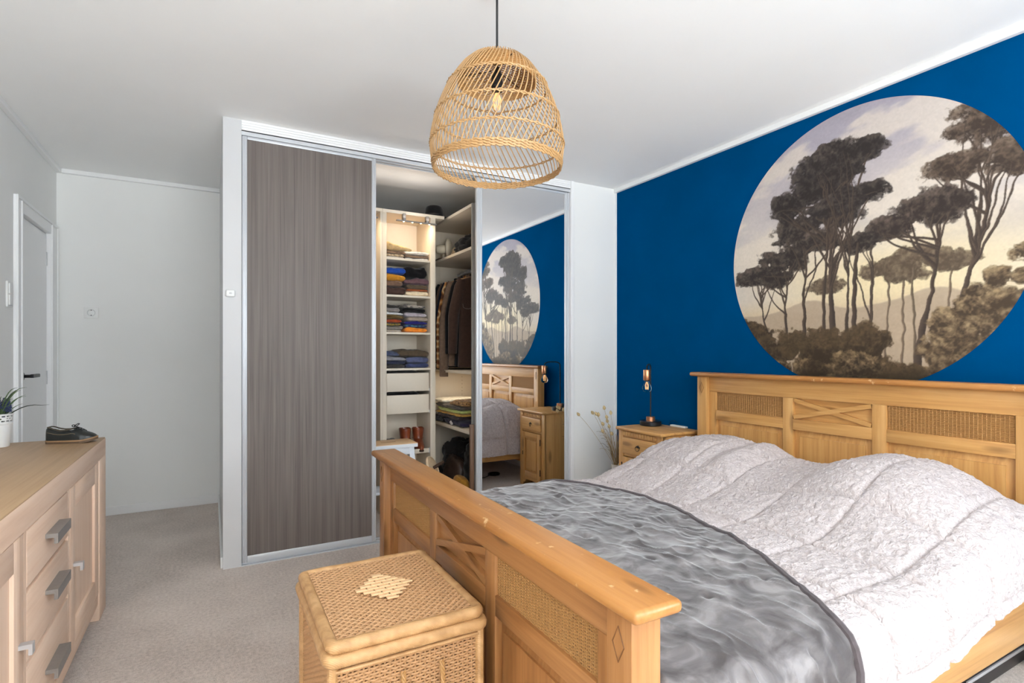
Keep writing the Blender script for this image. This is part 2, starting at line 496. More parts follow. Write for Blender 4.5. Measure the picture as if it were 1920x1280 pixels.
# door in the left wall
d = struct('door_1', B().box(XL - .055, XL - .012, 4.225, 4.895, 0.012, 2.075, .002), M_TRIM)
fr = B()
for (a, b_) in ((4.125, 4.225), (4.895, 5.07)):
    fr.box(XL - .10, XL + .014, a, b_, 0, 2.165, .004)
    fr.box(XL + .0135, XL + .022, a, a + .02, 0, 2.165 if a < 4.5 else 2.146, .002); fr.box(XL + .0135, XL + .022, b_ - .02, b_, 0, 2.146 if a < 4.5 else 2.165, .002)
fr.box(XL - .10, XL + .014, 4.225, 4.895, 2.08, 2.165, .004)
fr.box(XL + .0135, XL + .022, 4.146, 5.049, 2.147, 2.165, .002)
struct('door_frame', fr, M_TRIM, d)
hb = B()
hb.lathe([(0, 0), (.026, 0), (.026, .010), (.022, .013), (0, .013)], n=20, M=Matrix.Translation((XL - .012, 4.315, 1.10)) @ Matrix.Rotation(PI / 2, 4, 'Y'))
hb.tube([(XL - .005, 4.315, 1.10), (XL + .042, 4.315, 1.10)], .010)
hb.box(XL + .032, XL + .052, 4.30, 4.44, 1.09, 1.112, .004)
struct('door_handle', hb, BLACKM, d)
for z in (1.90, 1.07, 0.25):
    hg = B()
    for k in range(4): hg.tube([(XL + .010, 4.905, z - .046 + k * .024), (XL + .010, 4.905, z - .046 + k * .024 + .021)], .0075, 10)
    hg.box(XL - .013, XL - .008, 4.873, 4.91, z - .046, z + .048)
    struct('hinge', hg, STEEL, d)
# window in the wall behind the viewer: frame, mullions, panes, sill
w = B()
for (a, b_) in ((wx0, wx0 + .06), (wx1 - .06, wx1), (0.49, 0.55), (1.56, 1.62)): w.box(a, b_, YF - .10, YF - .02, wz0, wz1, .004)
w.box(wx0, wx1, YF - .10, YF - .02, wz0, wz0 + .06, .004); w.box(wx0, wx1, YF - .10, YF - .02, wz1 - .06, wz1, .004)
win = struct('window_1', w, M_TRIM)
struct('window_sill', B().box(wx0 - .04, wx1 + .04, YF - .03, YF + .12, wz0 - .03, wz0, .006), M_TRIM, win)
# switch, socket, sensor
sw = thing('light_switch', 'white double rocker light switch on the left wall beside the door frame', 'light switch', (XL, 4.03, 1.51))
part('cover_plate', B().box(XL, XL + .011, 3.985, 4.072, 1.50, 1.645, .004), WHITEP, sw)
for z in (1.512, 1.576): part('rocker', B().box(XL + .009, XL + .016, 4.0, 4.058, z, z + .058, .003), WHITEP, sw)
so = thing('wall_socket', 'white square wall socket on the alcove back wall', 'socket', (-.80, YB, 1.503))
part('cover_plate', B().box(-.845, -.758, YB - .010, YB, 1.503, 1.586, .003), WHITEP, so)
MS = Matrix.Translation((-.8015, YB - .0105, 1.5445)) @ Matrix.Rotation(PI / 2, 4, 'X')
part('round_well', B().lathe([(.026, .0), (.026, .004), (.0215, .004), (.0200, -.004), (0, -.004)], n=24, M=MS), plain('socket_well', (205, 205, 203), 0.4), so)
hl = B()
for dx in (-.0095, .0095): hl.lathe([(0, 0.0042), (.0032, .0042), (.0032, -.004)], n=10, M=MS @ Matrix.Translation((dx, 0, -.0075)))
for dz in (-.019, .019): hl.box(-.8015 - .003, -.8015 + .003, YB - .0155, YB - .0115, 1.5445 + dz - .003, 1.5445 + dz + .003)
part('contact', hl, BLACKP, so, 'dark contact holes')
se = thing('wall_sensor', 'small white rounded sensor on the white closet side panel', 'sensor', (.088, YC, 1.565))
part('housing', B().box(.064, .113, YC - .018, YC, 1.566, 1.606, .008, 4), WHITEP, se)
part('button', B().box(.082, .095, YC - .0195, YC - .017, 1.581, 1.591, .002), plain('pale_grey_plastic', (205, 205, 205), .4), se)

# ------------------------------------------------------------------ sliding closet doors
def sliding(name, label, x0, x1, y, pmat, pname, sl, sr):
    t = thing(name, label, 'sliding door', ((x0 + x1) / 2, y, 0.012))
    yb = y + .030
    for (a, b_) in ((x0, x0 + sl), (x1 - sr, x1)):
        s = B(); s.box(a, b_, y + .004, yb, .014, 2.512, .003)
        wv = (b_ - a)
        s.box(a + wv * .12, a + wv * .42, y, y + .012, .014, 2.512, .004); s.box(a + wv * .60, a + wv * .94, y - .001, y + .012, .014, 2.512, .004)
        part('stile', s, ALU, t)
    part('rail', B().box(x0 + sl, x1 - sr, y + .003, yb, .014, .053, .003), ALU, t)
    part('rail', B().box(x0 + sl, x1 - sr, y + .003, yb, 2.494, 2.512, .003), ALU, t)
    part(pname, B().box(x0 + sl - .002, x1 - sr + .002, y + .008, y + .022, .050, 2.497), pmat, t)
    return t
sliding('closet_door', 'dark grey wood sliding closet door with aluminium edges beside the white panel', .148, .934, YC + .004, LAMINATE, 'wood_panel', .028, .028)
sliding('mirror_door', 'mirrored sliding closet door reflecting the bed and the blue wall', 1.662, 2.474, YC + .012, MIRROR, 'mirror', .046, .044)
tr = thing('door_track', 'aluminium track of the sliding closet doors running along ceiling and carpet', 'track', (1.31, YC + .04, 0))
part('upper_track', B().box(.146, 2.474, YC + .002, YC + .008, 2.513, 2.541).box(.146, 2.474, YC + .05, YC + .056, 2.513, 2.541).box(.146, 2.474, YC + .095, YC + .10, 2.513, 2.541).box(.146, 2.474, YC + .002, YC + .10, 2.536, 2.541), ALU, tr)
part('lower_track', B().box(.146, 2.474, YC - .004, YC + .10, 0, .006).box(.146, 2.474, YC + .020, YC + .023, 0, .012).box(.146, 2.474, YC + .070, YC + .073, 0, .012), ALU, tr)
single('brown_board', B().box(1.628, 1.660, YC + .048, YC + .070, .013, .722, .003), wood('brown_board_wood', (84, 60, 44), (104, 76, 56), (122, 92, 70), 'Z', .5), 'narrow brown wooden board standing on end against the back of the mirror door', 'board')

# ------------------------------------------------------------------ fitted closet units
YU, YUB = 4.14, 4.485
lu = thing('shelf_unit', 'cream open closet unit with five shelves and two drawers behind the gap', 'closet unit', (1.36, YU, 0))
part('side_panel', B().box(1.149, 1.181, YU, YUB, .0, 2.36, .001), CREAM, lu)
part('side_panel', B().box(1.540, 1.583, YU, YUB, .0, 2.36, .001), CREAM, lu)
part('back_panel', B().box(1.181, 1.540, YUB - .008, YUB, .0, 2.36), CREAM, lu)
part('top_panel', B().box(1.149, 1.66, YU - .002, YUB, 2.335, 2.36, .001), CREAM, lu)
for z in (1.972, 1.682, 1.389, 1.104):
    part('shelf', B().box(1.181, 1.540, YU + .004, YUB - .008, z, z + .0165, .001), CREAM, lu)
for (z0, z1) in ((.937, 1.082), (.762, .909)):
    dr = part('drawer', B().box(1.184, 1.530, YU + .006, YU + .022, z0, z1, .002), CREAM, lu)
    bx = B()
    bx.box(1.192, 1.520, YU + .022, YUB - .02, z0 + .01, z0 + .022)
    for xx in (1.192, 1.512): bx.box(xx, xx + .008, YU + .022, YUB - .02, z0 + .01, z1 - .02)
    bx.box(1.192, 1.520, YUB - .028, YUB - .02, z0 + .01, z1 - .02)
    part('drawer_box', bx, CREAM, dr)
    part('runner', B().box(1.5305, 1.539, YU + .03, YUB - .03, z0 + .004, z0 + .034), STEEL, dr)
    part('runner', B().box(1.531, 1.5365, YU + .008, YU + .012, z0 - .004, z0 + .02), WHITEP, dr)
part('pull_out_tray', B().box(1.184, 1.530, YU + .006, YU + .020, .437, .472, .002).box(1.19, 1.524, YU + .02, YUB - .02, .437, .449), CREAM, lu)
part('tray_runner', B().box(1.5305, 1.539, YU + .01, YU + .016, .432, .474), STEEL, lu)
part('bottom_panel', B().box(1.181, 1.540, YU + .01, YUB - .008, .06, .078).box(1.181, 1.54, YU + .03, YU + .045, 0, .06), CREAM, lu)
lg = thing('neighbour_unit', 'cream closet unit mostly hidden behind the dark sliding door', 'closet unit', (.925, YU, 0))
part('side_panel', B().box(1.131, 1.1485, YU, YUB, 0, 2.335, .001), CREAM, lg)
part('side_panel', B().box(0.70, 0.718, YU, YUB, 0, 2.335, .001), CREAM, lg)
part('back_panel', B().box(.718, 1.131, YUB - .008, YUB, 0, 2.335), CREAM, lg)
part('top_panel', B().box(.70, 1.148, YU - .002, YUB, 2.335, 2.36, .001), CREAM, lg)
for z in (1.70, 1.23, .80, .35, .06): part('shelf', B().box(.718, 1.131, YU + .15, YUB - .008, z, z + .018, .001), CREAM, lg)
# light bars
def lightbar(label, x0, x1, n=4):
    t = thing('light_bar', label, 'light', ((x0 + x1) / 2, YU, 2.27))
    part('bar', B().box(x0, x1, YU - .055, YU - .030, 2.268, 2.278, .002), STEELDARK, t)
    for xx in (x0 + .055, x1 - .085):
        part('bracket', B().box(xx, xx + .022, YU - .046, YU - .0025, 2.276, 2.332, .002), STEELDARK, t)
    for k in range(n):
        xx = x0 + .06 + (x1 - x0 - .12) * k / (n - 1)
        part('lamp_spot', B().lathe([(0, 2.2672), (.006, 2.2672), (.006, 2.269)], (xx, YU - .042, 0), 12), LEDM, t, 'glowing warm lamp dot')
    return t
lightbar('grey light bar with glowing warm dots under the top of the cream shelf unit', 1.245, 1.575)
lightbar('warm light bar over the hidden closet unit behind the dark door', .78, 1.10)
area_light('closet_ceiling_fill', (1.40, YU - .06, 2.285), (math.radians(215), 0, 0), .30, .02, .58, (1.0, .90, .80))  # added upward fill to brighten the closet ceiling, not part of the bar
area_light('closet_ceiling_fill', (.94, YU - .06, 2.285), (math.radians(215), 0, 0), .30, .02, .58, (1.0, .90, .80))  # same added fill above the hidden unit
area_light('light_bar_glow', (1.39, YU - .045, 2.262), (math.radians(28), 0, 0), .28, .02, .9, (1.0, .80, .55))
area_light('light_bar_glow', (.94, YU - .045, 2.262), (math.radians(28), 0, 0), .26, .02, .9, (1.0, .80, .55))

XU, XUB, YN, YE = 1.690, 2.27, 3.655, 4.60
ru = thing('corner_unit', 'cream corner closet unit with hanging rail, shelves and peg holes beside the mirror door', 'closet unit', (XU, 4.1, 0))
part('side_panel', B().box(XU - .003, XUB, YN, YN + .018, 0, 2.36, .001), GREYEDGE, ru, 'grey outer side panel')
part('side_panel', B().box(XU + .06, XUB, YE, YE + .018, 0, 2.36, .001), CREAM, ru)
part('filler_strip', B().box(XU + .06, XU + .11, YE - .012, YE, 0, 2.335), CREAM, ru)
part('back_panel', B().box(XUB - .008, XUB, YN + .018, YE, 0, 2.36), CREAM, ru)
part('top_panel', B().box(XU, XUB, YN + .018, YE, 2.337, 2.36, .001), CREAM, ru)
for z in (2.018, 1.080, .625):
    part('shelf', B().box(XU + .002, XUB - .008, YN + .018, YE - .012, z, z + .022, .001), CREAM, ru)
part('bottom_panel', B().box(XU + .01, XUB - .008, YN + .018, YE, .06, .078).box(XU + .03, XU + .045, YN + .018, YE, 0, .06), CREAM, ru)
part('hanging_rail', B().tube([(1.98, YN + .018, 1.955), (1.98, YE, 1.955)], .0125, 12), STEEL, ru)
ph = B()
for zz in [.70 + .032 * k for k in range(11)] + [1.15 + .032 * k for k in range(26)] + [2.06 + .032 * k for k in range(8)]:
    ph.lathe([(0, 0), (.0032, 0)], n=8, M=Matrix.Translation((2.02, YE - .0006, zz)) @ Matrix.Rotation(PI / 2, 4, 'X'))
part('peg_hole', ph, plain('peg_hole_dark', (120, 100, 80), .8), ru, 'column of small dark peg holes', kind='stuff')
area_light('corner_glow', (1.90, 4.30, 1.072), (0, 0, 0), .5, .05, .7, (1.0, .84, .62))

# ------------------------------------------------------------------ woven panels
def weave(b, o, u, v, nrm, lu_, lv, pitch_s, pitch_r, r, amp, stake_r=0.0, rv=None):
    """strands running along u, passing in front of and behind stakes that run along v"""
    o, u, v, nrm = map(lambda a: np.array(a, float), (o, u, v, nrm))
    ns = max(2, int(round(lu_ / pitch_s))); nr = max(2, int(round(lv / pitch_r)))
    us = np.linspace(0, lu_, ns * 2 + 1)
    rv = rv or pitch_r * .43
    for k in range(nr):
        vv = (k + .5) * lv / nr + (random.random() - .5) * pitch_r * .25
        ph = 1 if k % 2 else -1
        ring = []
        for i, a in enumerate(us):
            s = 0.0 if i % 2 == 0 else (ph if (i // 2) % 2 else -ph)
            c = o + u * a + v * (vv + (random.random() - .5) * pitch_r * .12) + nrm * (amp * s)
            ring.append([c + v * rv, c + nrm * r + v * rv * .3, c + nrm * r - v * rv * .3, c - v * rv, c - nrm * r])
        b.grid(np.array(ring), cv=True)
    if stake_r:
        for i in range(ns):
            a = (i + .5) * lu_ / ns
            c0 = o + u * a; c1 = c0 + v * lv
            ring = [[c + u * stake_r, c + nrm * stake_r, c - u * stake_r, c - nrm * stake_r] for c in (c0, c1)]
            b.grid(np.array(ring), cv=True)

# ------------------------------------------------------------------ bed
BY0, BY1 = .778, 2.530
XF, XH = .688, 2.803
bed = thing('bed', 'honey pine double bed with cane panels and cross bars, under the fluffy duvet', 'bed', (1.75, 1.654, 0))
COLS = [(.920, 1.398), (1.463, 1.877), (1.937, 2.403)]
def bed_end(name, x, ztop, zb, capx0, capx1, caplen, head):
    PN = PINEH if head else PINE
    xr = x + .030                       # recessed frame plane
    fr = B()
    fr.box(xr, xr + .028, BY0 + .075, BY1 - .075, ztop - .125, ztop - .022, .002)
    base = part(name, fr, PN['Y'], bed)
    for (a, b_) in ((BY0, BY0 + .075), (BY1 - .075, BY1)):
        p_ = part('post', B().box(x, x + .075, a, b_, 0, ztop - .025, .004), PN['Z'], base)
    for (a, b_) in ((.853, .920), (1.398, 1.463), (1.877, 1.937), (2.403, 2.457)):
        part('stile', B().box(xr, xr + .028, a, b_, zb + .09, ztop - .125, .002), PN['Z'], base)
    zr = ztop - .125
    part('bottom_rail', B().box(xr, xr + .028, BY0 + .075, BY1 - .075, zb, zb + .09, .002), PN['Y'], base)
    zw0 = zr - .116; zm0 = zw0 - .060
    for i, (a, b_) in enumerate(COLS):
        part('middle_rail', B().box(xr, xr + .026, a, b_, zm0, zw0, .002), PN['Y'], base)
        part('raised_panel', B().raised(a, b_, zb + .09, zm0, xr + .024, xr + .009, .034, xr + .0275), PN['Z'], base)
        if i == 1:
            part('backing_panel', B().box(xr + .020, xr + .026, a, b_, zw0, zr), PN['Y'], base)
            for s in (0, 1):
                cb = B()
                bar(cb, (xr + .019, a + .004, (zw0 + .010, zr - .010)[s]), (xr + .019, b_ - .004, (zr - .010, zw0 + .010)[s]), .022, .019 if s else .0165, (-1, 0, 0))
                part('cross_bar', cb, PN['Y'], base)
        else:
            part('gap_shade_sheet', B().box(xr + .016, xr + .022, a, b_, zw0, zr), WICKERDK, base)  # dark sheet coloured as the shade showing through the weave
            wv = B()
            weave(wv, (xr + .011, a, zw0), (0, 1, 0), (0, 0, 1), (-1, 0, 0), b_ - a, zr - zw0, .0150, .0038, .0016, .0018, .0020)
            part('cane_weave', wv, WICKERBED, base, 'woven cane panel', kind='stuff')
    part('cap', B().box(capx0, capx1, BY0 - caplen, BY1 + caplen, ztop - .027, ztop, .011, 3), PINECAP, base)
    for (yc, zc) in ((BY0 + .0375, ztop - .10), (BY1 - .0375, ztop - .10)):
        dm = B(); pts = [(x - .0006, yc, zc + .035), (x - .0006, yc + .017, zc), (x - .0006, yc, zc - .035), (x - .0006, yc - .017, zc)]
        dm.tube(pts, .0014, 5, closed=True)
        part('carved_diamond', dm, plain('carved_groove', (120, 78, 40), .6), base, 'carved diamond outline')
    return base
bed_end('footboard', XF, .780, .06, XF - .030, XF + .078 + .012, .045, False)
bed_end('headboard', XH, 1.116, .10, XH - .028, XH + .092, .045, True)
for (a, b_) in ((.792, .820), (2.488, 2.516)):
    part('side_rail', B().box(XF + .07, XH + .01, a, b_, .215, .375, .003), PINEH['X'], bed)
for k in range(14):
    x = .86 + k * .142
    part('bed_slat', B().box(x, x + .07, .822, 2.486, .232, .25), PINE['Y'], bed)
single('mattress', B().box(.768, 2.795, .822, 2.486, .252, .500, .03, 3), cloth((232, 230, 226), 'mattress_ticking'), 'white mattress lying in the pine bed under the duvet', 'mattress')

# ------------------------------------------------------------------ duvet and throw
def resample(path, n):
    path = np.array(path, float)
    for _ in range(3):                                     # round the corners
        q = [path[0]]
        for a, b_ in zip(path[:-1], path[1:]): q += [a * .75 + b_ * .25, a * .25 + b_ * .75]
        q.append(path[-1]); path = np.array(q)
    s = np.r_[0, np.cumsum(np.hypot(*np.diff(path, axis=0).T))]
    t = np.linspace(0, s[-1], n)
    return np.c_[np.interp(t, s, path[:, 0]), np.interp(t, s, path[:, 1])], s[-1]
def hump(x, y):
    hx = sstep(1.85, 2.45, x) * (1 - .40 * sstep(2.60, 2.80, x))
    near = np.exp(-(np.abs(y - 1.19) / .31) ** 2.4); far = np.exp(-(np.abs(y - 2.12) / .42) ** 2.6)
    h = .088 + .150 * near + .115 * far + .012 * np.exp(-((y - 1.86) / .05) ** 2) - .02 * np.exp(-((y - 1.95) / .04) ** 2)
    h = h * (1 - .55 * sstep(2.40, 2.56, y))
    return h * hx
CROSS = [(.742, .340), (.745, .46), (.775, .548), (.95, .566), (1.65, .560), (2.30, .548), (2.44, .535), (2.52, .47), (2.545, .36), (2.55, .27)]
DUV = plain
def duvet_mat():
    m, nt, b = new_mat('fluffy_fleece')
    mp = objcoord(nt, (1, 1, 1), False)
    n1 = node(nt, 'ShaderNodeTexNoise'); n1.inputs['Scale'].default_value = 75; n1.inputs['Detail'].default_value = 5; n1.inputs['Distortion'].default_value = 1.2
    nt.links.new(mp.outputs[0], n1.inputs['Vector'])
    r = ramp(nt, [(0.3, lin((180, 168, 166))), (0.6, lin((208, 198, 197)))])
    nt.links.new(n1.outputs['Fac'], r.inputs[0]); nt.links.new(r.outputs[0], b.inputs['Base Color'])
    b.inputs['Roughness'].default_value = 1.0; b.inputs['Specular IOR Level'].default_value = 0.05
    b.inputs['Sheen Weight'].default_value = 0.08; b.inputs['Sheen Roughness'].default_value = 0.6
    bump(nt, b, n1.outputs['Fac'], 0.8, 0.010)
    return m
NX, NS = 330, 400
prof, L = resample(CROSS, NS)
xs = np.linspace(.83, 2.775, NX)
Xg = np.repeat(xs[:, None], NS, 1)
Yg = np.repeat(prof[None, :, 0], NX, 0); Zg = np.repeat(prof[None, :, 1], NX, 0)
sg = np.repeat(np.linspace(0, L, NS)[None], NX, 0)
mask = sstep(.33, .53, Zg)
Zg = Zg + hump(Xg, Yg) * mask
# rounded front edge at the headboard and quilting
Zg = Zg - .05 * sstep(2.72, 2.775, Xg) ** 2 * mask
px_, ps_ = .30, .285
ux = Xg + .02 * (fbm(Xg * 3, sg * 3, 5) - .5); us_ = sg + .02 * (fbm(Xg * 3 + 9, sg * 3, 6) - .5)
dx_ = np.abs(((ux - .06) / px_) % 1 - .5) * px_ ; ds_ = np.abs(((us_ - .03) / ps_) % 1 - .5) * ps_
dxs = px_ / 2 - dx_; dss = ps_ / 2 - ds_
seam = np.maximum(2.0 * np.exp(-(dxs / .011) ** 2), np.exp(-(dss / .010) ** 2))
puff = np.minimum(1, np.minimum(dxs / .09, dss / .09)) ** .6
disp = .010 * puff - .010 * seam
disp += .012 * (fbm(Xg * 4.5 + .6 * sg, sg * 2.5, 21) - .5) * 2
wr = 1 - np.abs(2 * vnoise((Xg * .8 + sg * .55) * 3.2, (sg * .9 - Xg * .5) * 9, 31) - 1)
disp += .014 * (wr ** 3 - .25) * sstep(1.55, 2.2, sg) * (1 - sstep(2.5, 2.7, Xg) * .6)
f1 = vnoise(Xg * 95 + 2 * vnoise(Xg * 30, sg * 30, 3), sg * 80 + 2 * vnoise(Xg * 30 + 7, sg * 30, 4), 41)
f2 = vnoise(Xg * 170, sg * 150, 43)
disp += (.0085 * (f1 - .5) + .0035 * (f2 - .5)) * (1 - .8 * sstep(.46, .36, Zg))
ty = np.gradient(prof[:, 0]); tz = np.gradient(prof[:, 1]); tl = np.hypot(ty, tz)
ny, nz_ = -tz / tl, ty / tl
def edge_x(y, z):
    top = np.interp(y, [.73, .80, .85, 1.0, 1.14, 1.33, 1.54, 1.75, 1.96, 2.15, 2.29, 2.45, 2.55], [1.36, 1.37, 1.40, 1.49, 1.56, 1.63, 1.685, 1.735, 1.75, 1.71, 1.645, 1.56, 1.52])
    return top - .05 * sstep(.5, .15, z) * (y < 1)
under = sstep(.02, -.02, Xg - edge_x(Yg, Zg))
disp = disp * (1 - .9 * under) - .030 * under
Yd = Yg + disp * ny; Zd = Zg + disp * nz_
edge = (fbm(Xg * 5, sg * 0 + 2, 61) - .5) * .03 + (vnoise(Xg * 60, sg * 0, 62) - .5) * .003
Zd = Zd + (edge + .085 * sstep(1.65, 2.5, Xg) * (Yg < 1)) * (1 - sstep(.34, .52, Zg))
dv = bpy.data.objects.new('duvet', grid_mesh('duvet', np.stack([Xg, Yd, Zd], -1), duvet_mat(), (1.8, 1.65, .3)))
COL.objects.link(dv); dv.location = (1.8, 1.65, .3)
dv['label'] = 'pale pink fluffy quilted fleece duvet spread over the bed and pillows'; dv['category'] = 'duvet'
OFF[dv] = Vector((1.8, 1.65, .3))

def velvet_mat():
    m, nt, b = new_mat('grey_velvet')
    mp = objcoord(nt, (1.0, 1.0, 1.0), False)
    n1 = node(nt, 'ShaderNodeTexNoise'); n1.inputs['Scale'].default_value = 9; n1.inputs['Detail'].default_value = 5; n1.inputs['Distortion'].default_value = 1.4
    nt.links.new(mp.outputs[0], n1.inputs['Vector'])
    r = ramp(nt, [(0.35, lin((78, 73, 73))), (0.52, lin((108, 103, 103))), (0.66, lin((138, 133, 133)))])
    nt.links.new(n1.outputs['Fac'], r.inputs[0]); nt.links.new(r.outputs[0], b.inputs['Base Color'])
    b.inputs['Roughness'].default_value = 0.55; b.inputs['Specular IOR Level'].default_value = 0.25
    b.inputs['Sheen Weight'].default_value = 0.7; b.inputs['Sheen Roughness'].default_value = 0.35
    n2 = node(nt, 'ShaderNodeTexNoise'); n2.inputs['Scale'].default_value = 40; n2.inputs['Detail'].default_value = 4
    nt.links.new(mp.outputs[0], n2.inputs['Vector']); bump(nt, b, n2.outputs['Fac'], 0.25, 0.006)
    return m
VELVET = velvet_mat()
HEM = cloth((88, 80, 82), 'velvet_hem')
CROSS2 = [(.722, .10), (.722, .30), (.728, .48), (.765, .570), (.95, .588), (1.65, .582), (2.30, .570), (2.44, .557), (2.54, .49), (2.572, .36), (2.578, .22)]
prof2, L2 = resample(CROSS2, NS)
s2 = np.linspace(0, L2, NS)
ex = edge_x(prof2[:, 0], prof2[:, 1])
ker = np.ones(15) / 15
ex = np.convolve(np.r_[[ex[0]] * 7, ex, [ex[-1]] * 7], ker, 'valid') + .008 * (fbm(s2 * 4, s2 * 0, 71) - .5)
NT = 230
tt = np.linspace(0, 1, NT)
X2 = .782 + (ex[None] - .782) * tt[:, None]
Y2 = np.repeat(prof2[None, :, 0], NT, 0); Z2 = np.repeat(prof2[None, :, 1], NT, 0); S2 = np.repeat(s2[None], NT, 0)
dd = .010 * (fbm(X2 * 5, S2 * 6, 81) - .5) * 2
wq = fbm(X2 * 5, S2 * 5, 82)
w1 = 1 - np.abs(2 * vnoise(X2 * 13 + 3 * wq + S2 * 4, S2 * 7 - X2 * 5, 84) - 1)
w2 = 1 - np.abs(2 * vnoise(X2 * 26 + 4 * wq + S2 * 10, S2 * 12 - X2 * 8, 87) - 1)
dd += (.0080 * (w1 ** 3 - .25) + .0045 * (w2 ** 3 - .25)) * (.4 + .9 * fbm(X2 * 3, S2 * 3, 88))
for i in range(4):
    for j in range(10):
        cx, cs = .93 + .24 * i + .05 * (j % 2), .18 + .27 * j
        q = np.hypot(X2 - cx, S2 - cs); dd -= .014 * np.exp(-(q / .016) ** 2) - .004 * np.exp(-(q / .06) ** 2)
# hanging folds on the near side, deepening downwards
fold = np.sin(X2 * 34 + 3 * fbm(X2 * 5, S2 * 2, 91)) * .010 * sstep(.5, .15, Z2)
dd += fold
ty = np.gradient(prof2[:, 0]); tz = np.gradient(prof2[:, 1]); tl = np.hypot(ty, tz)
Y2d = Y2 + dd * (-tz / tl); Z2d = Z2 + dd * (ty / tl)
sag = (1 - sstep(0, .06, tt))[:, None]
Z2d = Z2d - .05 * sag
P2 = np.stack([X2, Y2d, Z2d], -1)
th = bpy.data.objects.new('throw_blanket', grid_mesh('throw_blanket', P2, VELVET, (1.2, 1.65, .1)))
COL.objects.link(th); th.location = (1.2, 1.65, .1); OFF[th] = Vector((1.2, 1.65, .1))
th['label'] = 'grey velvet throw blanket lying across the foot of the bed'; th['category'] = 'blanket'
hm = B(); hm.tube([(p[0], p[1], p[2] - .004) for p in P2[-1, ::4]], .012, 8)
part('hem', hm, HEM, th, 'darker folded hem edge')

# ------------------------------------------------------------------ round wall print: a plain landscape of tall trees, painted per point on a flat disc
NU = 520
g_ = np.linspace(-1, 1, NU)
A_, C_ = np.meshgrid(g_, g_, indexing='ij')
du_ = A_ * np.sqrt(1 - C_ ** 2 / 2); dv_ = C_ * np.sqrt(1 - A_ ** 2 / 2)          # square -> disc
U = (du_ + 1) / 2; V = (dv_ + 1) / 2                                                # 0..1, V up
U0, V0 = U, V
n_cl = fbm(U * 3 + V * 1.5, V * 8 - U * 2, 101, 5)
def mixc(a, b_, t): return a + (b_ - a) * t[..., None]
c_top = np.array((172, 165, 176.)); c_mid = np.array((206, 196, 192.)); c_low = np.array((240, 221, 178.)); c_hor = np.array((214, 192, 158.))
img = np.empty(U.shape + (3,))
img[:] = c_top
img = mixc(img, c_mid, sstep(.98, .62, V)); img = mixc(img, c_low, sstep(.66, .40, V) * np.exp(-((U - .62) / .5) ** 2)); img = mixc(img, c_hor, sstep(.36, .26, V))
img = mixc(img, np.array((156, 150, 158.)), .40 * sstep(.50, .68, n_cl) * sstep(.42, .62, V))
img = mixc(img, np.array((238, 224, 204.)), .6 * sstep(.50, .38, n_cl) * sstep(.40, .55, V))
hill = .285 + .05 * np.exp(-((U - .34) / .10) ** 2) + .05 * np.exp(-((U - .74) / .12) ** 2) + .02 * (fbm(U * 9, U * 0, 103) - .5)
img = mixc(img, np.array((172, 152, 132.)) + 14 * (fbm(U * 14, V * 20, 104)[..., None] - .5), .75 * sstep(.004, -.004, V - hill))
U = U0 + .011 * (fbm(U0 * 9, V0 * 9, 121, 3) - .5) * 2 + .004 * (fbm(U0 * 34, V0 * 34, 122, 2) - .5) * 2; V = V0 + .012 * (fbm(U0 * 9, V0 * 9, 123, 3) - .5) * 2
grain = fbm(U * 60, V * 60, 107, 4); fine = fbm(U * 150, V * 150, 108, 3); puffn = fbm(U * 24, V * 30, 109, 3)
def blob(cx, cy, rx, ry, dark, light, rag=.55, op=1.0):
    global img
    q = 1 - ((U - cx) / rx) ** 2 - ((V - cy) / ry) ** 2
    f = q + rag * (puffn - .5) * 2.0 + .45 * (grain - .5) * 2 + .35 * (fine - .5)
    al = sstep(.0, .30, f) * op * (1 - .35 * sstep(.45, .62, fine) * sstep(.75, .2, f))
    lit = np.clip(.5 + .55 * (V - cy) / ry - .2 * (U - cx) / rx, 0, 1) * .55 + (grain - .5) * 1.5 + (fine - .5) * .8
    col = mixc(np.broadcast_to(np.array(dark, float), img.shape), np.array(light, float), np.clip(lit, 0, 1))
    img = mixc(img, col, al)
def limb(pts, w0, w1, col):
    global img
    pts = np.array(pts, float)
    n = 14
    t = np.linspace(0, len(pts) - 1, n * (len(pts) - 1) + 1)
    i0 = np.minimum(t.astype(int), len(pts) - 2); fr_ = t - i0; fr_s = fr_
    P0 = pts[np.maximum(i0 - 1, 0)]; P1 = pts[i0]; P2_ = pts[i0 + 1]; P3 = pts[np.minimum(i0 + 2, len(pts) - 1)]
    f = fr_s[:, None]
    C = .5 * ((2 * P1) + (-P0 + P2_) * f + (2 * P0 - 5 * P1 + 4 * P2_ - P3) * f ** 2 + (-P0 + 3 * P1 - 3 * P2_ + P3) * f ** 3)
    W = np.linspace(w0, w1, len(C))
    for (a, b_, wa) in zip(C[:-1], C[1:], W):
        lo = np.minimum(a, b_) - wa - .006; hi = np.maximum(a, b_) + wa + .006
        m = (U > lo[0]) & (U < hi[0]) & (V > lo[1]) & (V < hi[1])
        if not m.any(): continue
        d_ = b_ - a; L_ = max(1e-9, d_ @ d_)
        uu, vv = U[m], V[m]
        tq = np.clip(((uu - a[0]) * d_[0] + (vv - a[1]) * d_[1]) / L_, 0, 1)
        ds = np.hypot(uu - a[0] - tq * d_[0], vv - a[1] - tq * d_[1])
        al = sstep(wa + .0016, wa - .0016, ds)
        side = np.clip(.5 + (uu - a[0] - tq * d_[0]) / (2 * wa + 1e-6), 0, 1)
        cc = np.array(col)[None] * (.85 + .4 * (1 - side))[:, None]
        img[m] = img[m] + (cc - img[m]) * al[:, None]
rs = random.Random(11)
TR = (74, 62, 54)
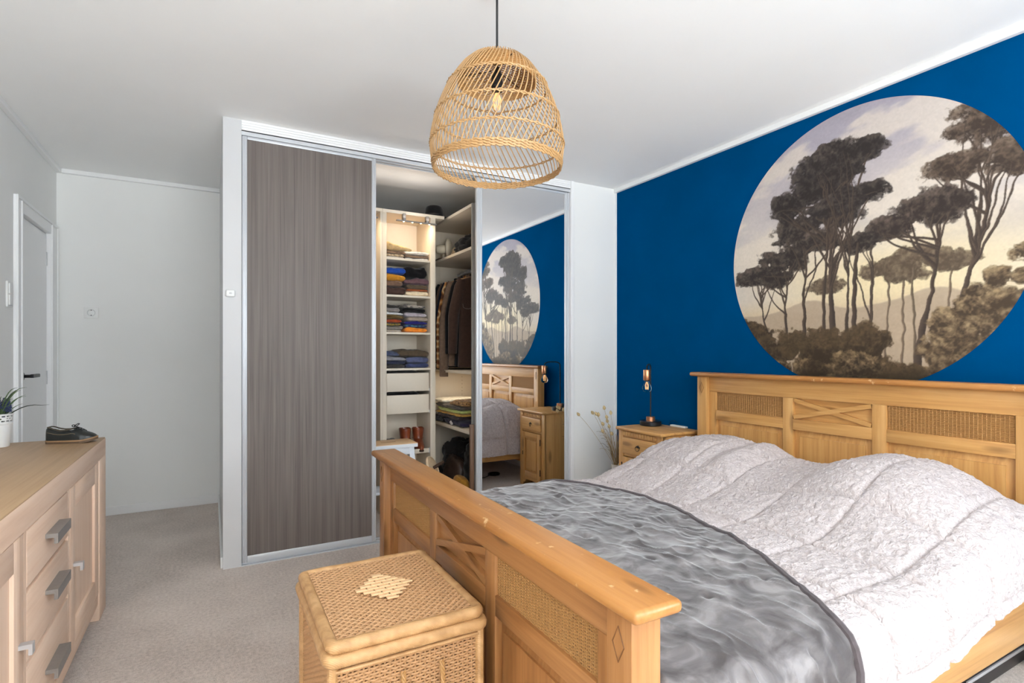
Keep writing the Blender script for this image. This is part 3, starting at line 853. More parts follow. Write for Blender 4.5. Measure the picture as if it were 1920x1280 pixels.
def tree(x, base, top, lean, crowns, w=.008, dark=(50, 43, 40), light=(104, 92, 82), forks=4):
    """trunk rising from base to top with forking limbs under flat-topped crowns"""
    xt = x + lean
    ym = base + (top - base) * .55
    limb([(x, base), (x + lean * .25 + rs.uniform(-.008, .008), base + (ym - base) * .5), (x + lean * .55, ym), (xt, top)], w, w * .16, TR)
    for (cx, cy, rx, ry) in crowns:
        blob(cx, cy, rx, ry, dark, light)
        for k in range(forks):
            tx = cx + rs.uniform(-.6, .6) * rx
            tq = rs.uniform(.42, .85); sx_, sy_ = x + lean * tq, base + (top - base) * tq
            if sy_ > cy: sx_, sy_ = x + lean * .4, base + (top - base) * .4
            limb([(sx_, sy_), ((sx_ * .4 + tx * .6) + rs.uniform(-.02, .02), (sy_ + cy) / 2), (tx, cy - ry * rs.uniform(-.1, .5))], w * .36, w * .10, TR)
    for (cx, cy, rx, ry) in crowns:
        for k in range(4):
            blob(cx + rs.uniform(-.6, .6) * rx, cy + rs.uniform(.0, .5) * ry, rx * .45, ry * .5, dark, light, .6, .9)
# far, thin trees
for (x, t_, c) in ((.40, .38, (118, 102, 84)), (.60, .42, (112, 96, 80)), (.66, .40, (112, 96, 80)), (.70, .44, (104, 90, 74)), (.78, .42, (112, 96, 80))):
    limb([(x, .06), (x + rs.uniform(-.02, .02), t_ - .08), (x + rs.uniform(-.04, .04), t_)], .004, .0025, c)
    blob(x, t_, .085, .038, (92, 78, 64), (140, 122, 98), .6)
# right-hand big tree
tree(.80, .16, .66, .10, [(.89, .82, .13, .085), (.80, .70, .10, .05), (.95, .69, .09, .06)], .011, (66, 54, 46), (124, 106, 90), 5)
tree(.70, .02, .58, .07, [(.74, .60, .13, .065), (.62, .555, .09, .045)], .012, (56, 47, 43), (108, 94, 84), 5)
tree(.55, .02, .50, .02, [(.52, .52, .08, .04)], .009)
# left group
tree(.17, .08, .42, -.05, [(.09, .44, .09, .045), (.20, .42, .075, .04)], .008)
tree(.23, .06, .52, .03, [(.24, .50, .12, .062), (.17, .46, .07, .04)], .008)
tree(.31, .02, .66, .02, [(.30, .60, .12, .075), (.38, .55, .09, .05)], .010)
tree(.43, .02, .80, -.02, [(.40, .76, .15, .10), (.26, .70, .08, .075), (.44, .65, .14, .06), (.53, .68, .10, .05), (.53, .83, .09, .05)], .013, (46, 40, 38), (92, 82, 76), 6)
tree(.47, .02, .70, .03, [(.44, .86, .10, .05), (.36, .82, .10, .06)], .008, (46, 40, 38), (92, 82, 76), 4)
limb([(.385, .0), (.395, .3), (.41, .62)], .008, .004, TR); limb([(.50, .02), (.505, .3), (.52, .52)], .010, .005, TR)
# undergrowth
for k in range(46):
    x = rs.uniform(.02, .98); y = rs.uniform(-.02, .19) + .10 * sstep(.72, .98, x) + .05 * sstep(.2, .03, x)
    dk = (58, 46, 34) if rs.random() < .62 else (74, 60, 42); lt = (96, 78, 56) if rs.random() < .6 else (156, 132, 98)
    blob(x, float(y), rs.uniform(.05, .10), rs.uniform(.035, .07), dk, lt, .5)
for k in range(44):
    x = rs.uniform(.74, 1.0); blob(x, rs.uniform(.08, .18 + .26 * (x - .70) / .3), rs.uniform(.03, .06), rs.uniform(.025, .045), (74, 60, 46), (166, 142, 108), .6)
img = mixc(img, np.array((46, 36, 28.)), .75 * sstep(.10, .01, V) * sstep(.3, .6, grain + .2))
img = img * (.90 + .06 * fine[..., None]) 
ring = (du_ ** 2 + dv_ ** 2) > .985 ** 2
mr = .7405
me = grid_mesh('wall_print', np.stack([np.full_like(U, XR - .0015), 1.6104 - du_ * mr, 1.7919 + dv_ * mr], -1), None, (XR, 1.6104, 1.0514))
ca = me.color_attributes.new('print', 'FLOAT_COLOR', 'POINT')
v_ = np.clip(img / 255.0, 0, 1); v_ = np.where(v_ <= .04045, v_ / 12.92, ((v_ + .055) / 1.055) ** 2.4)
ca.data.foreach_set('color', np.concatenate([v_, np.ones(v_.shape[:2] + (1,))], -1).reshape(-1).astype(np.float32))
m, nt, b = new_mat('printed_wall_covering')
at = node(nt, 'ShaderNodeAttribute'); at.attribute_name = 'print'
nt.links.new(at.outputs['Color'], b.inputs['Base Color']); b.inputs['Roughness'].default_value = 0.6; b.inputs['Specular IOR Level'].default_value = 0.3
me.materials.append(m)
wp = bpy.data.objects.new('wall_print', me); COL.objects.link(wp); wp.location = (XR, 1.6104, 1.0514)
wp['label'] = 'large round landscape print of tall dark trees on the blue wall above the headboard'; wp['category'] = 'wall print'
OFF[wp] = Vector(wp.location)

# ------------------------------------------------------------------ washed oak sideboard on the left
SX, SXB, SY0, SY1 = -.460, -.955, 1.240, 3.278
sb = thing('sideboard', 'washed oak sideboard with three drawers and two doors along the left wall', 'sideboard', (-.70, 2.26, 0))
part('top', B().box(SXB, SX, SY0, SY1, .765, .832, .005), OAKTOP, sb, 'darker brown top')
part('front_apron', B().box(SX - .022, SX + .001, SY0 + .002, SY1 - .002, .744, .829, .004), OAK['Y'], sb)
for (a, b_) in ((SY0, SY0 + .16), (SY1 - .16, SY1)):
    part('leg', B().box(SX - .09, SX + .001, a, b_, 0, .748, .005), OAK['Z'], sb)
    part('leg', B().box(SXB, SXB + .08, a, b_, 0, .765, .005), OAK['Z'], sb)
    part('end_panel', B().box(SXB + .08, SX - .09, a + .03, a + .05, .09, .765), OAK['X'], sb)
part('carcass', B().box(SXB + .01, SX - .035, SY0 + .05, SY1 - .05, .10, .744), OAK['Y'], sb)
part('bottom_rail', B().box(SX - .04, SX - .006, SY0 + .16, SY1 - .16, .075, .128, .003), OAK['Y'], sb)
for y in (2.000, 2.530):
    part('divider', B().box(SX - .03, SX - .004, y - .012, y + .012, .12, .745), OAK['Z'], sb)
def sdoor(y0, y1, hy):
    z0, z1, s = .132, .740, .085
    dr = part('door', B().box(SX - .022, SX - .013, y0 + s - .004, y1 - s + .004, z0 + s - .004, z1 - s + .004), OAK['Z'], sb)
    for (a, b_) in ((y0, y0 + s), (y1 - s, y1)): part('door_stile', B().box(SX - .026, SX - .003, a, b_, z0, z1, .003), OAK['Z'], dr)
    part('door_rail', B().box(SX - .026, SX - .003, y0 + s, y1 - s, z0, z0 + s, .003), OAK['Y'], dr)
    part('door_rail', B().box(SX - .026, SX - .003, y0 + s, y1 - s, z1 - s, z1, .003), OAK['Y'], dr)
    h = B(); h.prism([(SX - .004, .434), (SX + .018, .434), (SX + .018, .416), (SX + .027, .416), (SX + .027, .446), (SX - .004, .446)], 'Y', hy - .012, hy + .012)
    part('handle', h, STEEL, dr, 'small angled steel handle')
sdoor(2.545, 3.112, 2.605); sdoor(1.405, 1.985, 1.945)
for (z0, z1) in ((.573, .738), (.362, .560), (.140, .350)):
    dr = part('drawer', B().box(SX - .026, SX - .003, 2.016, 2.514, z0, z1, .004), OAK['Y'], sb)
    zc = z1 - .088 if z0 > .3 else z1 - .13
    h = B(); h.prism([(SX - .004, zc + .007), (SX + .019, zc + .007), (SX + .019, zc - .012), (SX + .029, zc - .012), (SX + .029, zc + .020), (SX - .004, zc + .020)], 'Y', 2.205, 2.385)
    part('handle', h, STEELDARK, dr, 'long angled steel handle')

# shoe on the sideboard
def shoe(name, label, loc, rot, s=1.0, up=(26, 28, 26), sole=(150, 116, 82), group=None, detail=True):
    t = thing(name, label, 'shoe', loc, group, rot)
    # local: heel at x=0, toe at x=.19*s, z up
    def W(x): return .033 * (0.80 + .55 * math.sin(min(1, x / .19 * 1.05) * PI * .62)) if x < .15 else .041 * math.sqrt(max(0.0, 1 - ((x - .15) / .046) ** 2)) 
    sk = [0.0, .010, .022, .04, .06, .08, .10, .114, .128, .145, .16, .172, .182, .192]
    tk = [.066, .075, .073, .065, .060, .060, .064, .068, .060, .052, .046, .041, .035, .024]
    st = list(np.r_[np.linspace(0, .012, 5), np.linspace(.018, .176, 26), np.linspace(.180, .1925, 6)])
    top = [float(np.interp(x, sk, tk)) for x in st]
    rows = []; opening = []
    lift_ = lambda x: .010 * max(0, (x - .13) / .06) ** 2
    hw = lambda x: max(.008, W(x)) * (math.sqrt(max(0.02, 1 - (1 - min(1, (x + .001) / .022)) ** 2)))
    for x, zt in zip(st, top):
        w_ = hw(x); lift = lift_(x); r = []
        for q in range(17):
            a = PI * q / 16
            r.append([x * s, math.cos(a) * w_ * s * (1.0 - .10 * math.sin(a) ** 3), (.012 + lift + (zt - .012 - lift) * min(1, math.sin(a) ** .50)) * s])
        if .010 < x < .108:
            k = math.sqrt(max(0, 1 - ((x - .058) / .05) ** 2))
            for q in range(5, 12):
                d_ = 1 - abs(q - 8) / 3.5
                r[q][2] = (zt - .006 - (zt - .026) * min(1, d_ * 2.2) * min(1, k * 2)) * s
            opening.append((x, w_, zt))
        rows.append(r)
    u = B()
    V_ = u.grid(np.array(rows)); u.bm.faces.new(V_[0])
    part('upper', u, plain('shoe_leather_%d' % up[0], up, .34, 0, .25, 160), t, smooth=True, angle=70)
    outl = [(x * s, (hw(x) + .003) * s) for x in st]
    poly = [(x, w_) for x, w_ in outl] + [(.1965 * s, .004), (.1965 * s, -.004)] + [(x, -w_) for x, w_ in reversed(outl)]
    def slab(z0, z1, grow, name, mat, lab):
        so_ = B(); zz = [lift_(x / s) * s for x, _ in poly]; k = len(poly)
        A = [so_.bm.verts.new((x, y * grow, z + z0 * s)) for (x, y), z in zip(poly, zz)]; C = [so_.bm.verts.new((x, y * grow, z + z1 * s)) for (x, y), z in zip(poly, zz)]
        for q in range(k): so_.bm.faces.new((A[q], A[(q + 1) % k], C[(q + 1) % k], C[q]))
        so_.bm.faces.new(C); so_.bm.faces.new(list(reversed(A)))
        part(name, so_, mat, t, lab)
    slab(0, .009, .98, 'sole', plain('shoe_outsole_%d' % sole[1], tuple(int(v * .62) for v in sole), .6), 'dark brown sole')
    slab(.009, .015, 1.02, 'welt', plain('shoe_sole_%d' % sole[0], sole, .6), 'tan welt line')
    if detail:
        part('insole', B().box(.016 * s, .105 * s, -.022 * s, .022 * s, .022 * s, .0265 * s, .002), plain('tan_leather_lining', (150, 128, 92), .6), t, 'tan lining')
        ring_ = [(x * s, w_ * .72 * s, (zt - .001) * s) for x, w_, zt in opening] + [(x * s, -w_ * .72 * s, (zt - .001) * s) for x, w_, zt in reversed(opening)]
        part('collar', B().tube(ring_, .0032 * s, 6, closed=True), plain('shoe_collar', (70, 62, 48), .5), t, 'piped collar edge')
        for sg_ in (-1, 1):
            part('stitch_line', B().tube([(x * s, sg_ * hw(x) * 1.0 * s, (.012 + (np.interp(x, sk, tk) - .012) * .62) * s) for x in np.linspace(.012, .125, 14)], .0011 * s, 4), plain('tan_stitching', (128, 112, 84), .6), t, 'tan stitch line')
        zt_ = lambda x: float(np.interp(x, sk, tk))
        for kx in (.118, .128, .138):
            part('lace', B().tube([(kx * s, -.020 * s, (zt_(kx) - .006) * s), (kx * s, -.010 * s, (zt_(kx) + .001) * s), (kx * s, .010 * s, (zt_(kx) + .001) * s), (kx * s, .020 * s, (zt_(kx) - .006) * s)], .0020 * s, 6), BLACKP, t)
        z0 = zt_(.114)
        def loop(cx, cy, rx, ry, ang):
            return [(.114 * s + (cx + rx * math.cos(a) * math.cos(ang) - ry * math.sin(a) * math.sin(ang)) * s, (cy + rx * math.cos(a) * math.sin(ang) + ry * math.sin(a) * math.cos(ang)) * s, (z0 + .003 + .006 * (1 - math.cos(a)) ) * s) for a in np.linspace(0, 2 * PI, 15)[:-1]]
        for pts in (loop(-.006, -.012, .013, .006, 1.9), loop(-.004, .012, .013, .006, -1.9)):
            part('lace_bow', B().tube(pts, .0018 * s, 6, closed=True), BLACKP, t)
        for sg_ in (-1, 1):
            part('lace_end', B().tube([(.114 * s, 0, (z0 + .004) * s), (.128 * s, sg_ * .012 * s, (zt_(.128) + .004) * s), (.146 * s, sg_ * .022 * s, (zt_(.146) - .002) * s)], .0016 * s, 5), BLACKP, t)
    return t
shoe('leather_shoe', 'single black leather lace-up shoe with tan sole lying on the sideboard', (-.662, 3.175, .832), -.20, 1.0)

# white pierced pot with grape hyacinths
px0, py0, pz0 = -.836, 3.163, .832
pot = thing('flower_pot', 'white pot with a pierced lace rim at the left end of the sideboard', 'flower pot', (px0, py0, pz0))
pb = B(); pb.lathe([(0, 0), (.048, 0), (.050, .004), (.0585, .098), (.0605, .100), (.0605, .104), (.0585, .106)], (px0, py0, pz0), 40)
rows = 7; nseg = 60
rr = [(.0586 + .0006 * k, .106 + .0052 * k) for k in range(rows + 1)]
vs = [[pb.bm.verts.new((px0 + r * math.cos(2 * PI * q / nseg), py0 + r * math.sin(2 * PI * q / nseg), pz0 + z)) for q in range(nseg)] for r, z in rr]
for k in range(rows):
    for q in range(nseg):
        if k in (1, 3, 5) and (q + (0, 1, 0, 2, 0, 1)[k]) % 3 != 0 and not (k == 3 and q % 2): continue
        pb.bm.faces.new((vs[k][q], vs[k][(q + 1) % nseg], vs[k + 1][(q + 1) % nseg], vs[k + 1][q]))
pb.lathe([(.0625, .1415), (.0640, .1435), (.0625, .1455), (.0600, .1435), (.0625, .1415)], (px0, py0, pz0), 40)
part('planter', pb, WHITEP, pot)
part('soil', B().lathe([(0, .090), (.056, .090)], (px0, py0, pz0), 24), plain('dark_soil', (48, 40, 32), .95), pot)
LEAF = plain('green_leaf', (74, 96, 58), .5); LEAFD = plain('dark_stem', (48, 58, 46), .5); BLUEF = plain('grape_hyacinth_blue', (52, 62, 96), .6)
pl = thing('grape_hyacinth', 'dark green grape hyacinth with arching leaves growing in the white pot', 'plant', (px0, py0, pz0 + .09))
rp = random.Random(3)
for k in range(30):
    a = rp.uniform(0, 2 * PI); reach = rp.uniform(.03, .11); hgt = rp.uniform(.07, .14)
    if k == 0: a, reach, hgt = -.18, .185, .075
    if k == 1: a, reach, hgt = -.3, .11, .15
    if k == 2: a, reach, hgt = -.6, .10, .15
    pts = []
    for q in range(9):
        s_ = q / 8
        r_ = .012 + reach * s_ ** 1.2; z_ = .09 + hgt * math.sin(min(1, s_ * (1.0 if reach < .1 else 1.15)) * PI * (.5 if reach < .12 else .62)) + .02 * s_
        pts.append((px0 + math.cos(a) * r_, py0 + math.sin(a) * r_, pz0 + z_))
    lf = B(); lf.tube(pts, [.0030 * (1 - .85 * (q / 8) ** 2) for q in range(9)], 5)
    part('leaf', lf, LEAF if k % 3 else LEAFD, pl)
for k in range(7):
    a = rp.uniform(-1.4, 1.0); r_ = rp.uniform(.02, .065); h_ = rp.uniform(.14, .185)
    c = Vector((px0 + math.cos(a) * r_, py0 + math.sin(a) * r_, pz0 + h_))
    fl = B(); fl.tube([(px0 + math.cos(a) * r_ * .3, py0 + math.sin(a) * r_ * .3, pz0 + .09), c], .0020, 5)
    part('stem', fl, LEAFD, pl)
    sp = B()
    for z in range(7):
        for q in range(6):
            an = q * PI / 3 + z * .5; rad = .0085 * (1 - z / 8)
            bmesh.ops.create_icosphere(sp.bm, subdivisions=1, radius=.0040 * (1 - z * .06), matrix=Matrix.Translation(c + Vector((math.cos(an) * rad, math.sin(an) * rad, -.012 + z * .0065))))
    part('flower_spike', sp, BLUEF, pl, 'blue flower spike', kind='stuff')

# ------------------------------------------------------------------ wicker laundry basket
KX0, KX1, KY0, KY1, KZ = .248, .648, 1.345, 1.835, .55
kb = thing('laundry_basket', 'square honey wicker laundry basket with a woven diamond lid at the footboard', 'basket', ((KX0 + KX1) / 2, (KY0 + KY1) / 2, 0))
part('lining', B().box(KX0 + .014, KX1 - .014, KY0 + .014, KY1 - .014, .012, .50), WICKERDK, kb)  # solid inner box, coloured dark as the shade behind the strands
for nm, o, u, nrm, ln in (('woven_side', (KX0 + .006, KY0 + .006, .015), (1, 0, 0), (0, -1, 0), KX1 - KX0 - .012), ('woven_side', (KX0 + .006, KY0 + .006, .015), (0, 1, 0), (-1, 0, 0), KY1 - KY0 - .012),
                          ('woven_side', (KX0 + .006, KY1 - .006, .015), (1, 0, 0), (0, 1, 0), KX1 - KX0 - .012), ('woven_side', (KX1 - .006, KY0 + .006, .015), (0, 1, 0), (1, 0, 0), KY1 - KY0 - .012)):
    wv = B(); weave(wv, o, u, (0, 0, 1), nrm, ln, .475, .0135, .0076, .0024, .0024, .0028)
    part(nm, wv, WICKER, kb, kind='stuff')
for x in (KX0 + .004, KX1 - .004):
    for y in (KY0 + .004, KY1 - .004):
        part('corner_post', B().tube([(x, y, 0), (x, y, .49)], .0125, 10), WRAP, kb)
def rim(z, out, r, name, parent, mat=WRAP):
    x0, x1, y0, y1 = KX0 - out, KX1 + out, KY0 - out, KY1 + out; c = .016; pts = []
    for (cx, cy, a0) in ((x1 - c, y1 - c, 0), (x0 + c, y1 - c, 90), (x0 + c, y0 + c, 180), (x1 - c, y0 + c, 270)):
        for q in range(5):
            a = math.radians(a0 + q * 22.5); pts.append((cx + c * math.cos(a), cy + c * math.sin(a), z))
    P = []
    for a, b_ in zip(pts, pts[1:] + pts[:1]):
        a, b_ = Vector(a), Vector(b_); k = max(1, int((b_ - a).length / .03))
        for q in range(k):
            p = a.lerp(b_, q / k); P.append((p.x + random.uniform(-1, 1) * .0006, p.y + random.uniform(-1, 1) * .0006, p.z + random.uniform(-1, 1) * .001))
    part(name, B().tube(P, r, 12, closed=True), mat, parent)
rim(.501, .004, .0165, 'body_rim', kb); rim(.012, .004, .012, 'base_rim', kb)
part('plaited_band', B().tube([(KX0 + .01, KY0 - .003, .474), (KX1 - .01, KY0 - .003, .476)], .005, 8), WRAP, kb)
lid = part('lid', B().box(KX0 + .012, KX1 - .012, KY0 + .012, KY1 - .012, .515, .5365), WICKERDK, kb, 'woven lid with a diamond in the middle')  # lid core dark too, shade under the weave put into its colour
rim(.531, -.004, .0165, 'lid_rim', lid)
wv = B(); weave(wv, (KX0 + .018, KY0 + .018, .5395), (1, 0, 0), (0, 1, 0), (0, 0, 1), KX1 - KX0 - .036, KY1 - KY0 - .036, .0120, .0100, .0028, .0024, .0028)
part('lid_weave', wv, WICKER, lid, kind='stuff')
strap = None; cxk, cyk = (KX0 + KX1) / 2, (KY0 + KY1) / 2 + .01
for i in range(-4, 5):
    for j in range(-4, 5):
        if abs(i) + abs(j) > 4 or (i + j) % 2: continue
        x, y = cxk + i * .0170, cyk + j * .0205
        if strap is None:
            sbm = B(); sbm.box(-.0150, .0150, -.0105, .0105, .0, .0040, .0008, 1)
            sbm.tube([(-.0165, -.0115, .0046), (.0165, -.0115, .0046)], .0030, 6)
            OFF[lid] = Vector((0, 0, 0)); strap = part('woven_strap', sbm, plain('flat_cane', (224, 186, 142), .45), lid, 'flat cane strap'); q = strap
            OFF[lid] = Vector(kb.location)
        else: q = share(strap, lid)
        q.location = Vector((x, y, .5445)) - Vector(kb.location)
# rope handle with white sleeve
for (hx, nm) in ((.425, 0), (.530, 1)):
    for tw in range(3):
        P = []
        for q in range(26):
            s_ = q / 25; a = tw * 2 * PI / 3 + s_ * 22
            P.append((hx + .0038 * math.cos(a) + (.03 * s_ * (1 - nm * 2) if s_ > .7 else 0), KY0 - .008 - .018 * s_ + .0038 * math.sin(a), .432 - .125 * s_))
        part('handle_rope', B().tube(P, .0034, 6), RATTAN2, kb)
part('handle_sleeve', B().tube([(.44, KY0 - .026, .315), (.46, KY0 - .029, .309), (.515, KY0 - .029, .309), (.53, KY0 - .026, .315)], .013, 14), WHITEP, kb, 'white handle sleeve')

# ------------------------------------------------------------------ nightstand
NXf, NXb, NY0, NY1, NZ = 2.535, 2.905, 2.582, 3.042, .716
ns = thing('nightstand', 'pine nightstand with iron ring pull between headboard and white wall', 'nightstand', ((NXf + NXb) / 2, (NY0 + NY1) / 2, 0))
ox = NXf + .024; y0, y1 = NY0 + .020, NY1 - .012
part('top', B().box(NXf, NXb, NY0, NY1, NZ - .022, NZ, .008, 3), PINEH['Y'], ns)
part('side_panel', B().box(ox + .01, NXb - .015, y0, y0 + .02, .0, NZ - .022, .002), PINEH['Z'], ns)
part('side_panel', B().box(ox + .01, NXb - .015, y1 - .02, y1, .0, NZ - .022, .002), PINEH['Z'], ns)
part('back_panel', B().box(NXb - .03, NXb - .02, y0 + .02, y1 - .02, .06, NZ - .022), PINEH['Z'], ns)
part('bottom_panel', B().box(ox + .02, NXb - .03, y0 + .02, y1 - .02, .075, .09), PINEH['Y'], ns)
for (a, b_) in ((y0, y0 + .05), (y1 - .05, y1)):
    part('front_post', B().box(ox, ox + .022, a, b_, .0, NZ - .022, .003), PINEH['Z'], ns)
part('frieze_rail', B().box(ox + .004, ox + .022, y0 + .05, y1 - .05, .650, NZ - .022), PINEH['Y'], ns)
dent = None
nd = 12; dw = (y1 - y0 - .10) / nd
for k in range(nd):
    if dent is None:
        OFF_ = OFF[ns]; OFF[ns] = Vector((0, 0, 0))
        dent = part('dentil', B().box(-.009, .004, -dw * .40, dw * .40, -.013, .013, .0015, 1), PINEH['Z'], ns); OFF[ns] = OFF_; q = dent
    else: q = share(dent, ns)
    q.location = Vector((ox, y0 + .05 + (k + .5) * dw, .673)) - Vector(ns.location)
part('middle_rail', B().box(ox + .004, ox + .022, y0 + .05, y1 - .05, .512, .530, .002), PINEH['Y'], ns)
dr = part('drawer', B().box(ox - .012, ox + .010, y0 + .052, y1 - .052, .532, .648, .006, 3), PINEH['Y'], ns)
yc = (y0 + y1) / 2
rg = B(); rg.lathe([(0, 0), (.010, 0), (.008, .004), (.004, .010), (0, .011)], n=14, M=Matrix.Translation((ox - .012, yc, .598)) @ Matrix.Rotation(-PI / 2, 4, 'Y'))
rg.tube([(ox - .020 - .004 * math.sin(a), yc + .016 * math.sin(a), .585 + .016 * math.cos(a)) for a in np.linspace(0, 2 * PI, 17)[:-1]], .0022, 6, closed=True)
rg.tube([(ox - .0145, yc - .022, .592), (ox - .016, yc - .010, .601), (ox - .016, yc + .010, .601), (ox - .0145, yc + .022, .592)], .0028, 6)
part('ring_pull', rg, IRON, dr, 'dark iron ring pull')
s = .055
do = part('door', B().raised(y0 + .052 + s, y1 - .052 - s, .095 + s, .508 - s, ox + .004, ox - .006, .022, ox + .008), PINEH['Z'], ns)
for (a, b_) in ((y0 + .052, y0 + .052 + s), (y1 - .052 - s, y1 - .052)): part('door_stile', B().box(ox - .012, ox + .010, a, b_, .095, .508, .004), PINEH['Z'], do)
for (a, b_) in ((.095, .095 + s), (.508 - s, .508)): part('door_rail', B().box(ox - .012, ox + .010, y0 + .052 + s, y1 - .052 - s, a, b_, .003), PINEH['Y'], do)
for z in (.17, .44): part('hinge', B().tube([(ox - .014, y1 - .049, z - .028), (ox - .014, y1 - .049, z + .028)], .0045, 8), IRON, do)
part('keyhole_plate', B().box(ox - .014, ox - .011, y0 + .066, y0 + .078, .29, .325, .001), IRON, do)
ap = [(y0 + .05, .03), (y0 + .085, .038), (y0 + .11, .062), (y0 + .15, .066), (y1 - .15, .066), (y1 - .11, .062), (y1 - .085, .038), (y1 - .05, .03), (y1 - .05, .092), (y0 + .05, .092)]
part('shaped_apron', B().prism(ap, 'X', ox + .003, ox + .020), PINEH['Y'], ns)

# lamp on the nightstand
lx, ly, lz = 2.785, 2.945, NZ
lp = thing('bedside_lamp', 'black hook table lamp with copper socket and bare bulb on the nightstand', 'lamp', (lx, ly, lz))
part('base', B().lathe([(0, 0), (.072, 0), (.077, .004), (.077, .030), (.073, .034), (0, .034)], (lx, ly, lz), 40), BLACKM, lp)
part('collar', B().lathe([(.032, .034), (.032, .062), (.030, .064), (0, .064)], (lx, ly, lz), 28), COPPER, lp, 'copper collar')
dv2 = Vector((-.1155, -.085, 0))
P = [Vector((lx, ly, lz + .05)), Vector((lx, ly, lz + .30)), Vector((lx, ly, lz + .415))]
for q in range(1, 5):
    a = q * PI / 8; P.append(Vector((lx, ly, lz + .415)) + dv2 * (.32 * (1 - math.cos(a))) + Vector((0, 0, .028 * math.sin(a))))
P.append(Vector((lx, ly, lz + .443)) + dv2 * .68)
for q in range(1, 5):
    a = q * PI / 8; P.append(Vector((lx, ly, lz + .415)) + dv2 * (.68 + .32 * math.sin(a)) + Vector((0, 0, .028 * math.cos(a))))
P.append(Vector((lx, ly, lz + .395)) + dv2)
part('hook_pole', B().tube(P, .0052, 10), BLACKM, lp)
bx_, by_ = lx + dv2.x, ly + dv2.y
part('socket', B().lathe([(0, .408), (.023, .408), (.025, .405), (.025, .338), (.023, .334), (0, .334)], (bx_, by_, lz), 28), COPPER, lp, 'copper bulb socket')
bl = part('bulb', B().lathe([(.013, .332), (.014, .322), (.019, .310), (.028, .296), (.0325, .280), (.031, .266), (.023, .255), (.010, .249), (0, .2485)], (bx_, by_, lz), 28), GLASS, lp, 'clear glass bulb', angle=80)
part('bulb_cap', B().lathe([(0, .336), (.0155, .336), (.0155, .326), (0, .326)], (bx_, by_, lz), 20), BLACKP, bl)
fi = B()
for k in range(8):
    a = k * PI / 4; fi.tube([(bx_ + .004 * math.cos(a), by_ + .004 * math.sin(a), lz + .322), (bx_ + .011 * math.cos(a), by_ + .011 * math.sin(a), lz + .296), (bx_ + .009 * math.cos(a + .4), by_ + .009 * math.sin(a + .4), lz + .270)], .0010, 5)
part('filament', fi, FILAMENT, bl, 'amber filament')
single('phone_charger', B().box(2.872, 2.902, 2.70, 2.842, NZ + .0005, NZ + .013, .004), WHITEP, 'flat white charger lying at the back edge of the nightstand', 'charger')
ck = B(); ck.tube([(2.885, 2.845, NZ + .006), (2.885, 2.865, NZ + .018), (2.89, 2.85, NZ + .035), (2.90, 2.82, NZ + .040), (2.905, 2.80, NZ + .028), (2.905, 2.81, NZ + .018)], .0016, 6)
single('charging_cable', ck, BLACKP, 'thin black cable curling up behind the lamp on the nightstand', 'cable')

# dried grasses in a floor vase behind the nightstand
STRAW = plain('dried_straw', (176, 150, 104), .8); TUFT = plain('bunny_tail_tuft', (196, 172, 128), .95, 0, .6, 300); STRAWD = plain('dark_dried_stem', (104, 88, 70), .8)
vx, vy = 2.735, 3.27
va = thing('floor_vase', 'slim white floor vase standing in the corner behind the nightstand', 'vase', (vx, vy, 0))
part('body', B().lathe([(0, 0), (.05, 0), (.062, .02), (.070, .12), (.055, .24), (.034, .32), (.032, .36), (.037, .38), (.032, .38), (.028, .355), (.030, .32), (0, .30)], (vx, vy, 0), 28), plain('white_ceramic', (224, 220, 214), .3), va)
dg = thing('dried_grass', 'bunch of dried bunny tail grasses in front of the white wall', 'dried flowers', (vx, vy, .38))
rd = random.Random(5)
def gpt(px, py, Y):     # point at depth Y given as sideways and height offsets
    return Vector((px, Y, py))
tufts = [(2.535, 3.29, .775, .9), (2.560, 3.28, .765, .6), (2.590, 3.30, .752, -.9), (2.625, 3.24, .740, .5), (2.655, 3.27, .705, .4), (2.640, 3.30, .680, .3), (2.655, 3.31, .800, -.2), (2.735, 3.33, .755, .0), (2.47, 3.38, .757, .3), (2.655, 3.25, .665, .2), (2.63, 3.29, .628, .2), (2.675, 3.24, .61, .1)]
for (x, y, z, tl_) in tufts:
    tip = Vector((x, y, z)); base = Vector((vx + rd.uniform(-.015, .015), vy + rd.uniform(-.015, .015), .36))
    mid = base.lerp(tip, .6) + Vector((0, 0, .05))
    st = B(); pts = [base.lerp(mid, q / 6).lerp(mid.lerp(tip, q / 6), q / 6) for q in range(7)]
    st.tube(pts, .0012, 5); part('stem', st, STRAW, dg)
    tb = B(); D = (tip - pts[-2]).normalized(); D = (D + Vector((-.4 * tl_, 0, .2))).normalized()
    tb.tube([tip + D * (.036 * q / 7) for q in range(8)], [.002, .008, .0115, .0125, .0115, .0095, .006, .001], 8)
    part('tuft', tb, TUFT, dg, 'fluffy tuft')
for k in range(44):
    a = rd.uniform(0, 2 * PI); r_ = rd.uniform(.03, .13); h_ = rd.uniform(.12, .30)
    base = Vector((vx + math.cos(a) * .014, vy + math.sin(a) * .014, .37)); st = B()
    st.tube([base + Vector((math.cos(a) * r_ * (q / 7) ** 1.3 - .03 * (q / 7), math.sin(a) * r_ * .7 * (q / 7) ** 1.3, h_ * math.sin(q / 7 * PI * .55))) for q in range(8)], .0011, 4)
    part('grass_blade', st, STRAWD if k % 3 == 0 else STRAW, dg)

